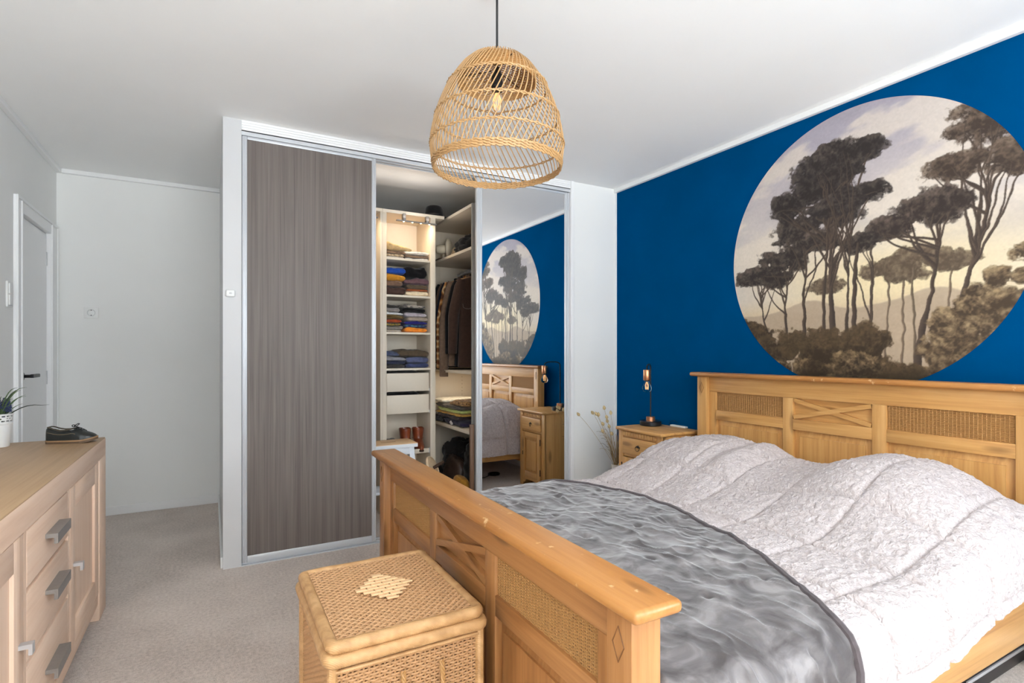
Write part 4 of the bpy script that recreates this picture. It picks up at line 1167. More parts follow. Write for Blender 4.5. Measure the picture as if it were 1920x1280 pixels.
# black cable coil on the carpet under the bed, seen in the mirror
cc = B(); P = []
for q in range(90):
    a = q * .42; P.append((2.50 + .058 * math.cos(a) * (1 + .05 * math.sin(q)), 2.17 + .05 * math.sin(a), .006 + .0008 * (q // 15) * 3))
P += [(2.42, 2.20, .006), (2.36, 2.25, .006), (2.30, 2.24, .006), (2.22, 2.27, .006)]
cc.tube(P, .0042, 6)
single('power_cable', cc, BLACKP, 'coiled black power cable on the carpet under the bed, seen in the mirror', 'cable')
fo = thing('under_bed_case', 'dark flat case with a silver edge strip under the bed at the right', 'case', (2.62, 1.20, 0))
part('case_body', B().box(2.36, 2.90, .90, 1.48, .004, .10, .008), plain('dark_case', (44, 40, 40), .5), fo)
part('edge_strip', B().box(2.35, 2.90, .893, .899, .060, .072, .001), STEEL, fo, 'silver edge strip')

# ------------------------------------------------------------------ rattan pendant
LX, LY = .898, 1.732
pd = thing('pendant_lamp', 'woven rattan dome pendant lamp hanging on a black cord', 'pendant lamp', (LX, LY, 1.905))
part('cord', B().tube([(LX, LY, 2.268), (LX, LY, 2.585)], .0042, 8), BLACKP, pd)
part('ceiling_cup', B().lathe([(0, 2.555), (.03, 2.558), (.05, 2.575), (.052, 2.60), (0, 2.60)], (LX, LY, 0), 28), BLACKP, pd)
PRO = [(.098, 2.296), (.135, 2.262), (.180, 2.195), (.205, 2.14), (.223, 2.087), (.236, 2.03), (.240, 1.99), (.237, 1.945), (.228, 1.910)]
def prof_r(z):
    zs = [p[1] for p in PRO][::-1]; rs_ = [p[0] for p in PRO][::-1]
    return float(np.interp(z, zs, rs_))
NR = 72; rod = None
OFFp = OFF[pd]
for k in range(NR):
    if rod is None:
        OFF[pd] = Vector((0, 0, 1.905))
        P = []
        for q in range(15):
            s_ = q / 14; z = 2.294 - s_ * .384; r = prof_r(z); a = -s_ * .78
            P.append((r * math.cos(a), r * math.sin(a), z))
        rod = part('rattan_rod', B().tube(P, .0022, 5), RATTAN, pd); OFF[pd] = OFFp; q_ = rod
    else: q_ = share(rod, pd)
    q_.rotation_euler = (0, 0, 2 * PI * k / NR + (0.004 if k % 2 else -.004))
def ringband(z, r, tr, name, mat, n=2, amp=.0030, waves=36):
    b = B()
    for j in range(n):
        P = [((r + amp * .6 * math.sin(waves * a + j * PI)) * math.cos(a), (r + amp * .6 * math.sin(waves * a + j * PI)) * math.sin(a), z + amp * math.cos(waves * a + j * PI) + (j - (n - 1) / 2) * .002) for a in np.linspace(0, 2 * PI, 181)[:-1]]
        b.tube([(LX + x, LY + y, zz) for x, y, zz in P], tr, 5, closed=True)
    return part(name, b, mat, pd)
for z in (2.195, 2.087, 1.990): ringband(z, prof_r(z) + .001, .0024, 'woven_band', RATTAN)
for k, z in enumerate((1.926, 1.918, 1.910)): ringband(z, prof_r(z) + .001, .0034, 'rim_band', RATTAN)
# dense woven crown
cr = B(); RC = [(.024, 2.312), (.05, 2.310), (.09, 2.300), (.118, 2.282), (.134, 2.262), (.142, 2.240), (.146, 2.222)]
zc = []
for k in range(30):
    s_ = k / 29; zz = np.interp(s_, np.linspace(0, 1, len(RC)), [p[1] for p in RC]); r = np.interp(s_, np.linspace(0, 1, len(RC)), [p[0] for p in RC]) - .006
    cr.tube([(LX + (r + .0018 * math.sin(36 * a + k * PI)) * math.cos(a), LY + (r + .0018 * math.sin(36 * a + k * PI)) * math.sin(a), zz - .004) for a in np.linspace(0, 2 * PI, 145)[:-1]], .0028, 4, closed=True)
part('woven_crown', cr, RATTAN2, pd, 'densely woven inner crown', kind='stuff')
part('lamp_holder', B().lathe([(0, 2.272), (.010, 2.272), (.013, 2.262), (.020, 2.240), (.021, 2.205), (.017, 2.200), (.017, 2.186), (0, 2.186)], (LX, LY, 0), 24), BLACKP, pd)
pbu = part('bulb', B().lathe([(.012, 2.188), (.013, 2.180), (.020, 2.166), (.028, 2.150), (.031, 2.138), (.028, 2.122), (.018, 2.110), (0, 2.106)], (LX, LY, 0), 28), GLASS, pd, 'clear filament bulb', angle=80)
fi = B()
for k in range(10):
    a = k * PI / 5; fi.tube([(LX + .004 * math.cos(a), LY + .004 * math.sin(a), 2.180), (LX + .013 * math.cos(a), LY + .013 * math.sin(a), 2.155), (LX + .010 * math.cos(a + .5), LY + .010 * math.sin(a + .5), 2.125)], .0011, 5)
part('filament', fi, FILAMENT, pbu, 'amber filament')
for k in range(3):
    a = k * 2 * PI / 3 + .4
    part('hanging_wire', B().tube([(LX + .02 * math.cos(a), LY + .02 * math.sin(a), 2.262), (LX + .145 * math.cos(a), LY + .145 * math.sin(a), 2.250)], .0016, 5), IRON, pd)

# ------------------------------------------------------------------ clothes in the closet
def folded(label, x0, x1, z0, z1, col, y0=4.165, y1=4.44, tilt=0.0, pattern=None, name='folded_garment', cat='clothes', group=None, axis='Y', layers=2, seed=0):
    """a folded garment: soft slab whose front shows the rounded fold"""
    n, m = 25, 26
    h = z1 - z0; w = x1 - x0; d_ = y1 - y0
    rs2 = random.Random(sum((i + 1) * ord(c) for i, c in enumerate(label)) % 65536)
    sd = rs2.randint(0, 999)
    P = np.zeros((n, m, 3))
    for i in range(n):
        s_ = i / (n - 1); e = abs(2 * s_ - 1); sh = (1 - max(0, (e - .72) / .28) ** 2.2 * .55)
        for j in range(m):
            a = 2 * PI * j / m
            ca, sa = math.cos(a), math.sin(a)
            yy = (abs(ca) ** .35) * math.copysign(1, ca); zz = (abs(sa) ** .62) * math.copysign(1, sa)
            P[i, j] = (x0 + w * s_, (y0 + y1) / 2 + d_ / 2 * yy * (1 - .06 * (1 - sh)), z0 + h / 2 + h / 2 * zz * sh)
    nz1 = (fbm(P[..., 0] * 16 + sd, P[..., 1] * 12 + P[..., 2] * 20, sd, 3) - .5)
    top = np.clip((P[..., 2] - z0) / h, 0, 1)
    P[..., 2] += nz1 * min(.034, h * .7) * top + tilt * (.5 - (P[..., 0] - x0) / w) * top
    front = P[..., 1] < (y0 + y1) / 2
    P[..., 1] += np.where(front, (fbm(P[..., 0] * 14 + sd, P[..., 2] * 40, sd + 5, 3) - .5) * .034, 0)
    # crease between the layers at the front
    for k in range(1, layers):
        zc = z0 + h * k / layers
        P[..., 1] += np.where(front, .008 * np.exp(-((P[..., 2] - zc) / (h * .10 + .0015)) ** 2), 0)
    if axis == 'X':      # fold faces -X instead of -Y: swap the roles
        P = P[..., [1, 0, 2]]
    b = B(); V = b.grid(P, cv=True)
    b.bm.faces.new([V[0][j] for j in range(m)]); b.bm.faces.new([V[-1][j] for j in range(m)])
    return single(name, b, cloth(col, None if not pattern else 'print_%d_%d_%d' % tuple(col), pattern=pattern), label, cat, group, angle=60)
def pile(rows, group, x0d=1.192):
    for (label, x0, x1, z0, z1, col, *rest) in rows:
        kw = rest[0] if rest else {}
        folded(label, x0, x1, z0, z1, col, group=group, **kw)
G1, G2, G3, G4 = 'clothes on the top shelf', 'sweaters on the second shelf', 'shirts on the third shelf', 'trousers on the fourth shelf'
S1, S2, S3, S4 = 1.9885, 1.6985, 1.4055, 1.1205
pile([
 ('light grey folded shirt at the bottom of the left pile on the top shelf', 1.186, 1.330, S1, 2.004, (206, 200, 192)),
 ('pale patterned folded shirt second from the bottom, top shelf left pile', 1.186, 1.332, 2.004, 2.022, (206, 190, 162), dict(pattern=[(206, 190, 162), (150, 130, 106), (226, 212, 190)])),
 ('taupe brown folded trousers under the beige jacket on the top shelf', 1.186, 1.345, 2.022, 2.052, (120, 98, 80), dict(tilt=.016)),
 ('crumpled beige jacket on top of the left pile, top shelf', 1.186, 1.392, 2.050, 2.100, (212, 180, 130), dict(tilt=.050, layers=1)),
 ('white folded shirt at the bottom of the right pile on the top shelf', 1.343, 1.532, S1, 2.006, (226, 222, 216)),
 ('grey brown folded sweater in the middle of the right pile, top shelf', 1.343, 1.536, 2.006, 2.030, (132, 112, 94)),
 ('white knitted sweater on top of the right pile, top shelf', 1.325, 1.536, 2.029, 2.060, (230, 224, 214), dict(layers=1)),
], G1)
pile([
 ('dark brown thick folded sweater at the bottom left of the second shelf', 1.186, 1.343, S2, 1.768, (74, 54, 48)),
 ('taupe brown folded sweater second from bottom, left pile of the second shelf', 1.186, 1.320, 1.766, 1.812, (128, 100, 82)),
 ('mustard yellow folded sweater in the left pile of the second shelf', 1.186, 1.340, 1.808, 1.866, (196, 134, 40), dict(tilt=.03, layers=1)),
 ('bright blue folded shirt on top of the left pile, second shelf', 1.186, 1.341, 1.862, 1.918, (34, 76, 166)),
 ('cream folded sweater at the bottom right of the second shelf', 1.346, 1.534, S2, 1.738, (236, 218, 186)),
 ('rust orange folded shirt above the cream sweater on the second shelf', 1.356, 1.526, 1.737, 1.755, (160, 84, 38)),
 ('olive grey folded sweater above the rust shirt on the second shelf', 1.350, 1.524, 1.754, 1.789, (98, 82, 64)),
 ('plum brown folded sweater in the right pile of the second shelf', 1.330, 1.538, 1.787, 1.842, (98, 72, 78), dict(tilt=-.012)),
 ('thick black folded sweater on top of the right pile, second shelf', 1.334, 1.522, 1.840, 1.936, (20, 18, 20)),
], G2)
pile([
 ('pale beige folded shirt at the very bottom left of the third shelf', 1.186, 1.309, S3, 1.424, (190, 180, 170)),
 ('mid grey folded shirt second from bottom, left pile of the third shelf', 1.186, 1.324, 1.423, 1.457, (142, 134, 126)),
 ('multicoloured print folded shirt in the left pile of the third shelf', 1.186, 1.302, 1.456, 1.482, (120, 112, 62), dict(pattern=[(60, 74, 60), (168, 140, 60), (80, 90, 110), (190, 170, 110)])),
 ('brick red folded shirt in the left pile of the third shelf', 1.186, 1.310, 1.480, 1.508, (178, 80, 44)),
 ('olive green folded shirt in the left pile of the third shelf', 1.186, 1.330, 1.506, 1.542, (104, 84, 50), dict(tilt=.016)),
 ('white folded shirt above the olive shirt, third shelf', 1.186, 1.322, 1.540, 1.563, (226, 226, 226), dict(tilt=.012)),
 ('grey folded shirt near the top of the left pile, third shelf', 1.186, 1.297, 1.561, 1.598, (146, 138, 134)),
 ('charcoal folded shirt on top of the left pile, third shelf', 1.186, 1.292, 1.596, 1.622, (60, 56, 54), dict(tilt=.016)),
 ('orange folded shirt at the bottom of the right pile, third shelf', 1.335, 1.522, S3, 1.447, (238, 144, 48)),
 ('teal and blue print folded shirt above the orange shirt, third shelf', 1.336, 1.522, 1.446, 1.468, (70, 92, 136), dict(pattern=[(40, 54, 110), (70, 120, 140), (150, 160, 190)])),
 ('navy blue folded shirt in the right pile of the third shelf', 1.333, 1.522, 1.466, 1.497, (36, 36, 112)),
 ('warm grey folded shirt above the navy shirt, third shelf', 1.360, 1.527, 1.495, 1.532, (174, 158, 142)),
 ('lilac grey folded shirt in the right pile of the third shelf', 1.336, 1.522, 1.530, 1.566, (188, 178, 184), dict(tilt=.010)),
 ('black folded shirt under the grey striped one, third shelf right pile', 1.318, 1.510, 1.564, 1.602, (18, 17, 18)),
 ('grey striped folded shirt on top of the right pile, third shelf', 1.318, 1.510, 1.600, 1.630, (138, 130, 122), dict(tilt=.012, pattern=[(100, 94, 90), (176, 166, 154), (120, 112, 106)])),
], G3)
pile([
 ('dark grey folded jeans at the bottom left of the fourth shelf', 1.186, 1.340, S4, 1.150, (70, 66, 66)),
 ('navy folded jeans second from bottom, left pile of the fourth shelf', 1.186, 1.342, 1.149, 1.180, (52, 56, 78)),
 ('light grey blue folded jeans in the left pile of the fourth shelf', 1.186, 1.346, 1.178, 1.216, (146, 144, 150), dict(tilt=.016)),
 ('small faded blue folded jeans on top of the left pile, fourth shelf', 1.186, 1.290, 1.216, 1.252, (84, 94, 124), dict(tilt=.012)),
 ('dark blue folded jeans at the bottom right of the fourth shelf', 1.350, 1.537, S4, 1.160, (66, 74, 112)),
 ('washed blue folded jeans under the brown trousers, fourth shelf', 1.350, 1.537, 1.158, 1.210, (92, 98, 130)),
 ('rumpled brown trousers on top of the right pile, fourth shelf', 1.280, 1.537, 1.208, 1.268, (88, 74, 58), dict(layers=1)),
], G4)
folded('dark clothes lying inside the upper white closet drawer', 1.21, 1.50, .955, 1.092, (40, 34, 34), y0=4.20, y1=4.44, layers=1)
folded('black clothes bulging in the lower white closet drawer', 1.21, 1.50, .785, .922, (30, 24, 26), y0=4.20, y1=4.44, layers=1)

# boots and shoes on the pull-out tray
def boot(name, label, x, y, z0, rot, group):
    t = thing(name, label, 'boot', (x, y, z0), group, rot)
    BR = MATS.get('brown_leather') or wood('brown_leather', (88, 36, 18), (122, 56, 30), (150, 80, 46), 'Z', .28, 12, 9, 0, .6)
    n = 26; rows = []
    # centre line leans: heel at y=0, toe at -y
    for (zz, rx, ry, cy) in ((.012, .036, .100, -.040), (.030, .038, .102, -.042), (.048, .038, .092, -.034), (.066, .036, .070, -.014), (.085, .037, .052, .004), (.105, .040, .050, .006), (.130, .043, .050, .006), (.155, .046, .051, .006), (.176, .047, .052, .006), (.178, .045, .050, .006), (.170, .043, .048, .006), (.10, .038, .046, .006)):
        rows.append([(rx * math.cos(2 * PI * q / n) + .0015 * math.sin(q * 2 + zz * 90), cy + ry * math.sin(2 * PI * q / n), zz + .0015 * math.sin(3 * 2 * PI * q / n)) for q in range(n)])
    b = B(); V = b.grid(np.array(rows), cv=True); b.bm.faces.new(V[-1])
    part('shaft', b, BR, t, angle=60)
    s_ = B(); s_.prism([(.040 * math.cos(a) * (1 if math.sin(a) > 0 else .95), -.040 + .106 * math.sin(a)) for a in np.linspace(0, 2 * PI, 25)[:-1]], 'Z', 0, .014)
    part('sole', s_, plain('dark_boot_sole', (50, 32, 24), .6), t)
    part('top_binding', B().tube([(.0475 * math.cos(a), .006 + .0525 * math.sin(a), .170) for a in np.linspace(0, 2 * PI, 25)[:-1]], .003, 6, closed=True), BR, t)
    part('ankle_strap', B().tube([(.0405 * math.cos(a), .004 + .052 * math.sin(a), .092) for a in np.linspace(0, 2 * PI, 25)[:-1]], .0035, 6, closed=True), BR, t)
    return t
boot('leather_boot', 'brown leather boot on the pull-out tray, the one half hidden by the stool', 1.377, 4.285, .4495, 0.1, 'brown boots on the tray')
boot('leather_boot', 'brown leather boot on the pull-out tray, nearest the upright and fully in view', 1.482, 4.275, .4495, -.12, 'brown boots on the tray')
sh = shoe('dark_shoe', 'dark brown shoe lying on its side on the tray beside the boots', (1.20, 4.33, .4495), .0, .62, up=(52, 40, 36), sole=(40, 34, 32), detail=False)
folded('dark grey bundle under the shoe on the pull-out tray', 1.192, 1.315, .4495, .540, (58, 46, 42), y0=4.20, y1=4.42, layers=1)
sh.location.z = .5395

# step stool inside the gap
stw = plain('white_stool_paint', (226, 230, 236), .45); ste = thing('step_stool', 'white step stool with pale wooden seat standing inside the closet', 'stool', (1.14, 3.94, 0))
sx0, sx1, sy0, sy1, sz = .950, 1.322, 3.815, 4.050, .582
part('seat', B().box(sx0, sx1, sy0, sy1, sz - .030, sz - .004, .003).box(1.11, 1.20, 3.93, 3.931, sz - .02, sz - .010), stw, ste)
part('seat_board', B().box(sx0 + .001, sx1 - .001, sy0 + .001, sy1 - .001, sz - .006, sz, .002), wood('birch_wood', (206, 168, 128), (224, 190, 150), (234, 204, 168), 'X', .45), ste, 'pale wooden seat board')
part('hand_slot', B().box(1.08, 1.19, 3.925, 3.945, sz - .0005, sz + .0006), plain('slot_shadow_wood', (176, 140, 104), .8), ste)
for (lx0, sgx) in ((sx0 + .045, -1), (sx1 - .045, 1)):
    for (ly0, sgy) in ((sy0 + .03, -1), (sy1 - .03, 1)):
        b = B(); p0 = Vector((lx0, ly0, sz - .03)); p1 = Vector((lx0 + .035 * sgx, ly0 + .045 * sgy, 0)); q = .019
        A = [b.bm.verts.new(p0 + Vector((dx * q, dy * q, 0))) for dx, dy in ((-1, -1), (1, -1), (1, 1), (-1, 1))]; C = [b.bm.verts.new(p1 + Vector((dx * q, dy * q, 0))) for dx, dy in ((-1, -1), (1, -1), (1, 1), (-1, 1))]
        for k in range(4): b.bm.faces.new((A[k], A[(k + 1) % 4], C[(k + 1) % 4], C[k]))
        b.bm.faces.new(C); b.bm.faces.new(list(reversed(A)))
        part('leg', b, stw, ste)
part('apron', B().box(sx0 + .045, sx1 - .045, sy0 + .012, sy0 + .030, sz - .080, sz - .03, .002), stw, ste)
part('apron', B().box(sx0 + .045, sx1 - .045, sy1 - .030, sy1 - .012, sz - .080, sz - .03, .002), stw, ste)
part('step', B().box(sx0 + .0, sx1, sy0 - .02, sy1 - .06, .235, .255, .003), stw, ste)

# round pale wooden disc with dark handle leaning by the stool, dark bundle behind
wd = thing('wooden_disc', 'round pale wooden disc with dark wooden handle leaning beside the closet upright', 'wooden disc', (1.52, 4.0, 0))
MD = Matrix.Translation((1.515, 4.02, .335)) @ Matrix.Rotation(math.radians(52), 4, 'Z') @ Matrix.Rotation(math.radians(66), 4, 'X')
part('disc', B().lathe([(0, -.010), (.093, -.010), (.098, -.006), (.098, .006), (.093, .010), (.085, .010), (.084, .007), (0, .007)], n=40, M=MD), wood('pale_disc_wood', (214, 184, 146), (230, 204, 170), (240, 218, 190), 'Y', .4), wd)
part('handle', B().tube([MD @ Vector((0, .0, .006)), MD @ Vector((0.02, .012, .10))], .013, 10), wood('dark_handle_wood', (58, 42, 32), (74, 54, 42), (90, 68, 54), 'Z', .4), wd, 'dark wooden handle')
part('foot_strut', B().tube([MD @ Vector((0, -.08, -.012)), (1.60, 4.05, 0.012)], .012, 8), wood('pale_disc_wood', 0, 0, 0, 'Y'), wd)
shoe('low_shoe', 'dark blue shoe on the closet floor under the stool and tray', (1.33, 4.28, .0795), .5, .9, up=(40, 44, 60), sole=(30, 30, 34), detail=False)

# things on and in the corner unit
hat = thing('felt_hat', 'black brimmed felt hat lying on top of the shelf unit', 'hat', (1.62, 4.27, 2.3605))
FELT = cloth((18, 17, 19), 'black_felt')
part('crown', B().lathe([(.078, .008), (.074, .05), (.070, .085), (.062, .10), (.045, .108), (.02, .104), (0, .102)], (1.62, 4.27, 2.3605), 32), FELT, hat, angle=60)
br = B(); n = 40
br.grid(np.array([[(1.62 + r * math.cos(2 * PI * q / n), 4.27 + r * .92 * math.sin(2 * PI * q / n), 2.3605 + z + .004 * math.cos(2 * 2 * PI * q / n)) for q in range(n)] for r, z in ((.074, .010), (.10, .008), (.122, .010), (.124, .007), (.10, .0045), (.07, .006))]), cv=True)
part('brim', br, FELT, hat, angle=60)
part('hat_band', B().lathe([(.0785, .012), (.0775, .032), (.0765, .034)], (1.62, 4.27, 2.3605), 32), plain('black_ribbon', (26, 26, 28), .35), hat)

SR1 = 2.0405
fan = thing('desk_fan', 'white round desk fan lying on the upper corner shelf', 'fan', (1.80, 4.46, SR1))
IV = plain('ivory_plastic', (232, 220, 196), .4)
part('base', B().lathe([(0, 0), (.085, 0), (.090, .006), (.080, .018), (.03, .026), (0, .027)], (1.80, 4.45, SR1), 36), IV, fan)
part('neck', B().tube([(1.80, 4.47, SR1 + .02), (1.795, 4.49, SR1 + .06), (1.80, 4.48, SR1 + .10)], .014, 10), IV, fan)
MF = Matrix.Translation((1.815, 4.44, SR1 + .115)) @ Matrix.Rotation(math.radians(62), 4, 'Z') @ Matrix.Rotation(PI / 2, 4, 'X')
part('motor', B().lathe([(0, -.10), (.03, -.098), (.038, -.08), (.040, -.03), (.036, -.02), (0, -.02)], n=24, M=MF), IV, fan)
part('cage', B().lathe([(0, .040), (.03, .038), (.07, .028), (.092, .008), (.094, 0), (.092, -.008), (.06, -.018), (0, -.022)], n=36, M=MF), IV, fan)
ring_ = B()
for r in (.03, .05, .07, .088): ring_.tube([MF @ Vector((r * math.cos(a), r * math.sin(a), .042 - .030 * (r / .09) ** 2)) for a in np.linspace(0, 2 * PI, 29)[:-1]], .0018, 5, closed=True)
part('cage_ring', ring_, IV, fan, kind='stuff')
folded('dark brown cloth on the upper corner shelf under the fan', 4.36, 4.56, 2.0405, 2.064, (84, 60, 44), y0=1.70, y1=1.79, axis='X', layers=1)
def lump(name, label, cat, cx, cy, z0, rx, ry, h, col, seed=1, rough=.35, lean=0.0, group=None, mat=None, pw=.75, base=.8):
    """a slumped heap of fabric resting on a surface"""
    n, m = 52, 30; P = np.zeros((m, n, 3))
    for i in range(m):
        s_ = i / (m - 1)
        r = math.cos(s_ * PI / 2) ** pw * (1 - (1 - base) * max(0, 1 - s_ * 6))
        for q in range(n):
            a = 2 * PI * q / n
            P[i, q] = (cx + rx * r * math.cos(a) + lean * s_ * rx, cy + ry * r * math.sin(a), z0 + h * math.sin(s_ * PI / 2))
    nz1 = fbm(P[..., 0] * 9 + seed * 7 + P[..., 2] * 5, P[..., 1] * 9 + P[..., 2] * 8, seed, 4) - .5
    rg_ = np.abs(2 * vnoise(P[..., 0] * 11 + P[..., 2] * 14 + seed + nz1 * 3, P[..., 1] * 11 - P[..., 2] * 9 + nz1 * 3, seed + 3) - 1) - .5
    D = P - np.array((cx, cy, z0)); D /= np.maximum(1e-6, np.linalg.norm(D, axis=-1, keepdims=True))
    P = P + D * (nz1 * rough * 1.2 + rg_ * rough * .95)[..., None] * min(rx, ry, h)
    P[..., 2] = np.maximum(P[..., 2], z0 + .0005); P[0, :, 2] = z0
    b = B(); V = b.grid(P, cv=True)
    b.bm.faces.new(V[0]); 
    return single(name, b, mat or cloth(col), label, cat, group, angle=70)
lump('sun_hat', 'beige crumpled sun hat beside the fan on the upper corner shelf', 'hat', 1.86, 4.28, SR1, .085, .06, .125, (206, 184, 152), 12, .25)
lump('travel_bag', 'black bag pushed against the side panel on the upper corner shelf', 'bag', 1.90, 4.02, SR1, .17, .21, .17, (22, 22, 26), 15, .25)
lump('brown_pouch', 'dark brown pouch between the sun hat and the black bag', 'bag', 1.97, 4.24, SR1, .09, .06, .14, (70, 48, 40), 17, .2)

# hanging clothes
def hanger(label, y, x=1.98, group='wooden clothes hangers on the rail', mat=None):
    t = thing('clothes_hanger', label, 'clothes hanger', (x, y, 1.80), group)
    wm = mat or wood('hanger_wood', (150, 110, 76), (176, 134, 96), (196, 156, 116), 'X', .4)
    P = [(x - .20 + .40 * q / 16, y, 1.845 + .040 * (1 - abs(q / 8 - 1)) ** .8) for q in range(17)]
    part('shoulder_bar', B().tube(P, [.008] * 17, 8), wm, t)
    hk = [(x, y, 1.885), (x, y, 1.925)] + [(x + .022 * math.cos(a) - .0, y, 1.955 + .0225 * math.sin(a)) for a in np.linspace(-PI / 2 + .5, PI + .3, 12)]
    part('hook', B().tube(hk, .0022, 6), STEEL, t, 'steel hook')
    return t
def hanging(name, label, y, th_, zb, mat, cat='jacket', half=.235, zs=1.875, sl=.62, sw=.062, seed=1, group='clothes on the hanging rail', open_front=False, flare=1.0, pocket=False):
    x = 1.975
    t = thing(name, label, cat, (x, y, zb), group)
    rng = random.Random(seed); n = 28; rows = []
    zl = [zs + .012, zs, zs - .03, zs - .08, zs - .18, zs - .32, zs - .5, zb + .10, zb + .01, zb]
    wl_ = [.055, .10, .185, half * .96, half * .92, half * .90 , half * .90, half * .93 * flare, half * .95 * flare, half * .93 * flare]
    for z, w_ in zip(zl, wl_):
        tk = th_ * (.55 if z > zs - .02 else 1.0)
        r = []
        for q in range(n):
            a = 2 * PI * q / n; ca, sa = math.cos(a), math.sin(a)
            r.append((x + w_ * abs(ca) ** .8 * math.copysign(1, ca), y + tk / 2 * abs(sa) ** .7 * math.copysign(1, sa) + .010 * (vnoise(w_ * ca * 18 + seed * 3, z * 2, seed) - .5) * (z < zs - .1), z))
        rows.append(r)
    b = B(); V = b.grid(np.array(rows), cv=True); b.bm.faces.new(V[-1]); b.bm.faces.new(list(reversed(V[0])))
    part('body', b, mat, t, angle=70)
    for sg_ in (-1, 1):
        P = []; R_ = []
        for q in range(11):
            s_ = q / 10
            P.append((x + sg_ * (half * .80 + .065 * min(1, s_ * 2.2) + .014 * s_), y - .012 * math.sin(s_ * 3 + seed), zs - .035 - sl * s_)); R_.append(sw * (.85 - .25 * s_) * (1.0 if q else .7))
        b = B(); b.tube(P, R_, 12)
        for v in b.bm.verts: v.co.y = y + (v.co.y - y) * min(1.0, th_ / .10 * .75)
        part('sleeve', b, mat, t, angle=70)
        part('cuff', B().tube([(P[-1][0], P[-1][1], P[-1][2] - .006), (P[-1][0], P[-1][1], P[-1][2] + .045)], R_[-1] * .92, 12), mat, t)
    cl = B(); cl.tube([(x + .062 * math.cos(a), y + .030 * math.sin(a), zs + .016 + .010 * math.cos(a * 2)) for a in np.linspace(0, 2 * PI, 19)[:-1]], .014, 8, closed=True)
    part('collar', cl, mat, t)
    if pocket:
        dk = plain('dark_brown_trim', (96, 84, 76), .6)
        for px_0 in (1.775, 1.90):
            pf = B(); pts = [(px_0, y - th_ / 2 - .006, 1.640), (px_0 + .004, y - th_ / 2 - .008, 1.612), (px_0 + .025, y - th_ / 2 - .009, 1.602), (px_0 + .055, y - th_ / 2 - .009, 1.602), (px_0 + .078, y - th_ / 2 - .008, 1.612), (px_0 + .082, y - th_ / 2 - .006, 1.640)]
            pf.tube(pts, .0028, 6)
            part('pocket_flap', pf, dk, t, 'pale edged chest pocket flap')
    return t
DB = cloth((62, 44, 36), 'dark_brown_wool'); TP = cloth((112, 90, 74), 'taupe_cotton'); BK = cloth((18, 17, 20), 'black_cotton'); NV = cloth((38, 42, 56), 'slate_cotton')
def plaid_mat():
    m, nt, b = new_mat('brown_plaid')
    tc = node(nt, 'ShaderNodeTexCoord'); sep = node(nt, 'ShaderNodeSeparateXYZ'); nt.links.new(tc.outputs['Object'], sep.inputs[0])
    outs = []
    for k, (ax, f) in enumerate(((0, 95), (2, 62))):
        mm = node(nt, 'ShaderNodeMath', operation='MULTIPLY'); nt.links.new(sep.outputs[ax], mm.inputs[0]); mm.inputs[1].default_value = f
        sn = node(nt, 'ShaderNodeMath', operation='SINE'); nt.links.new(mm.outputs[0], sn.inputs[0]); outs.append(sn)
    ad = node(nt, 'ShaderNodeMath', operation='ADD'); nt.links.new(outs[0].outputs[0], ad.inputs[0]); nt.links.new(outs[1].outputs[0], ad.inputs[1])
    mr_ = node(nt, 'ShaderNodeMapRange'); mr_.inputs[1].default_value = -2; mr_.inputs[2].default_value = 2; nt.links.new(ad.outputs[0], mr_.inputs[0])
    r = ramp(nt, [(.2, lin((84, 48, 24))), (.45, lin((176, 112, 52))), (.7, lin((226, 192, 140))), (.9, lin((120, 70, 34)))])
    nt.links.new(mr_.outputs[0], r.inputs[0]); nt.links.new(r.outputs[0], b.inputs['Base Color']); b.inputs['Roughness'].default_value = .9
    return m
PLAID = plaid_mat()
hanging('winter_coat', 'dark brown wool coat with chest pocket flaps, foremost on the hanging rail', 4.075, .085, 1.125, DB, 'coat', seed=2, pocket=True, sl=.60)
hanging('black_shirt', 'black shirt hanging right behind the dark brown coat', 4.165, .05, 1.13, BK, 'shirt', seed=3, sl=.60, half=.225)
hanging('taupe_jacket', 'taupe jacket with its long sleeve hanging below the shelf edge', 4.235, .055, 1.13, TP, 'jacket', seed=4, sl=.79, half=.255, sw=.064)
hanging('plaid_shirt', 'brown and cream plaid shirt between two taupe jackets on the rail', 4.300, .05, 1.14, PLAID, 'shirt', seed=5, sl=.72, half=.262, sw=.058)
hanging('grey_jacket', 'slate grey jacket behind the plaid shirt on the rail', 4.365, .05, 1.13, NV, 'jacket', seed=6, sl=.66, half=.25)
hanging('taupe_shirt', 'thin taupe shirt behind the slate grey jacket on the rail', 4.425, .045, 1.13, TP, 'shirt', seed=7, sl=.68, half=.25)
hanging('black_coat', 'long black coat at the far end of the hanging rail', 4.505, .08, 1.115, BK, 'coat', seed=8, sl=.60, half=.25)
for (y, l) in ((4.075, 'wooden hanger inside the dark brown coat'), (4.165, 'wooden hanger inside the black shirt'), (4.235, 'wooden hanger inside the long sleeved taupe jacket'), (4.300, 'wooden hanger inside the plaid shirt'), (4.365, 'wooden hanger inside the slate grey jacket'), (4.425, 'wooden hanger inside the thin taupe shirt'), (4.505, 'wooden hanger inside the long black coat')):
    hanger(l, y)

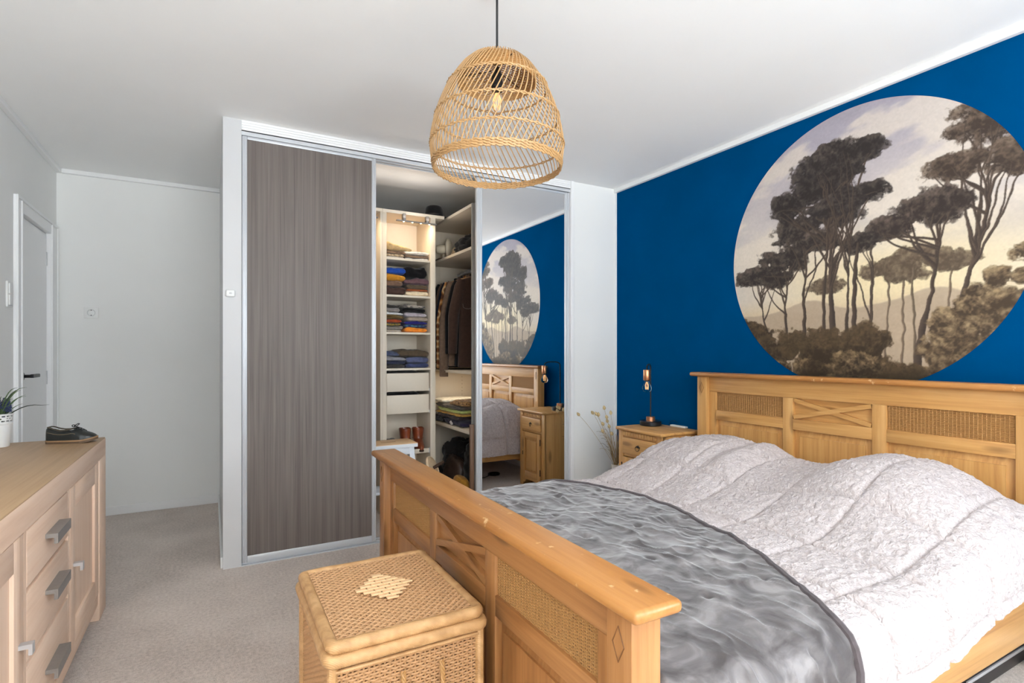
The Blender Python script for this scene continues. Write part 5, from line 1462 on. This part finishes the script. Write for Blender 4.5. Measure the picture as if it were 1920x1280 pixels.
# folded pile on the low corner shelf
SR3 = .6475
for (label, y0, y1, z0, z1, col, kw) in (
 ('black folded trousers at the far bottom of the low corner shelf pile', 4.30, 4.56, SR3, .705, (26, 24, 32), {}),
 ('navy folded hoodie with white badge at the bottom of the low corner shelf', 3.90, 4.30, SR3, .700, (40, 36, 62), {}),
 ('mottled dark folded shirt in the middle of the low corner shelf pile', 3.96, 4.44, .699, .730, (62, 48, 52), {}),
 ('striped grey folded shirt at the far side of the low corner shelf pile', 4.44, 4.57, .704, .735, (170, 164, 160), dict(pattern=[(70, 66, 70), (190, 184, 178), (90, 86, 90)])),
 ('mustard folded shirt in the low corner shelf pile', 3.92, 4.46, .728, .752, (196, 152, 66), dict(tilt=.01)),
 ('pale green folded shirt in the low corner shelf pile', 3.94, 4.45, .750, .780, (186, 198, 116), {}),
 ('dark grey folded sweater on top of the low corner shelf pile', 3.94, 4.48, .778, .815, (92, 84, 76), {}),
 ('white crumpled shirt on top of the low corner shelf pile', 4.30, 4.52, .812, .850, (240, 234, 218), dict(layers=1)),
 ('brown camouflage print shirt on top of the low corner pile near the side panel', 3.90, 4.15, .812, .856, (140, 104, 66), dict(pattern=[(80, 56, 36), (170, 130, 84), (110, 84, 50), (196, 160, 112)], layers=1))):
    folded(label, y0, y1, z0, z1, col, y0=1.705, y1=2.05, axis='X', group='clothes on the low corner shelf', **kw)
bd = B(); bd.prism([(4.06, .668), (4.10, .690), (4.13, .676), (4.11, .660), (4.07, .656)], 'X', 1.7000, 1.7035)
bd2 = [o for o in bpy.data.objects if o.get('label', '').startswith('navy folded hoodie')][0]
part('badge', bd, plain('white_print', (226, 222, 226), .7), bd2, 'white badge print')

# things on the floor of the corner unit
FL = .0785
lump('black_garment_bag', 'big black crumpled bag standing at the back of the corner unit floor', 'bag', 1.97, 4.36, FL, .25, .20, .40, (34, 31, 31), 21, .34, pw=.35, base=1)
lump('black_sack', 'black lumpy sack against the near side panel on the corner unit floor', 'bag', 1.97, 4.00, FL, .20, .19, .46, (16, 15, 17), 22, .20, pw=.4, base=1)
lump('brown_bag', 'dark brown slumped leather bag in front of the black bags', 'bag', 1.80, 4.24, FL, .09, .20, .30, (64, 48, 40), 23, .25, pw=.6, base=1, mat=plain('brown_bag_leather', (66, 50, 42), .35, 0, .2, 50))
lump('yellow_bag', 'mustard yellow soft bag on the corner unit floor', 'bag', 1.745, 3.99, FL, .055, .15, .17, (186, 134, 50), 24, .14, pw=.4, base=1)
lump('yellow_slipper', 'small mustard slipper lying below the yellow bag', 'slipper', 1.655, 3.86, 0, .035, .06, .10, (176, 128, 56), 25, .12, pw=.5, base=1)
lump('pink_cloth', 'pale pink cloth on the closet floor in front of the corner unit', 'cloth', 1.62, 4.04, 0, .05, .09, .09, (206, 170, 146), 26, .15, pw=.5, base=1)
lump('black_slipper', 'black slipper on the closet floor beside the pink cloth', 'slipper', 1.60, 3.90, 0, .045, .045, .075, (20, 19, 20), 27, .15, pw=.5, base=1)
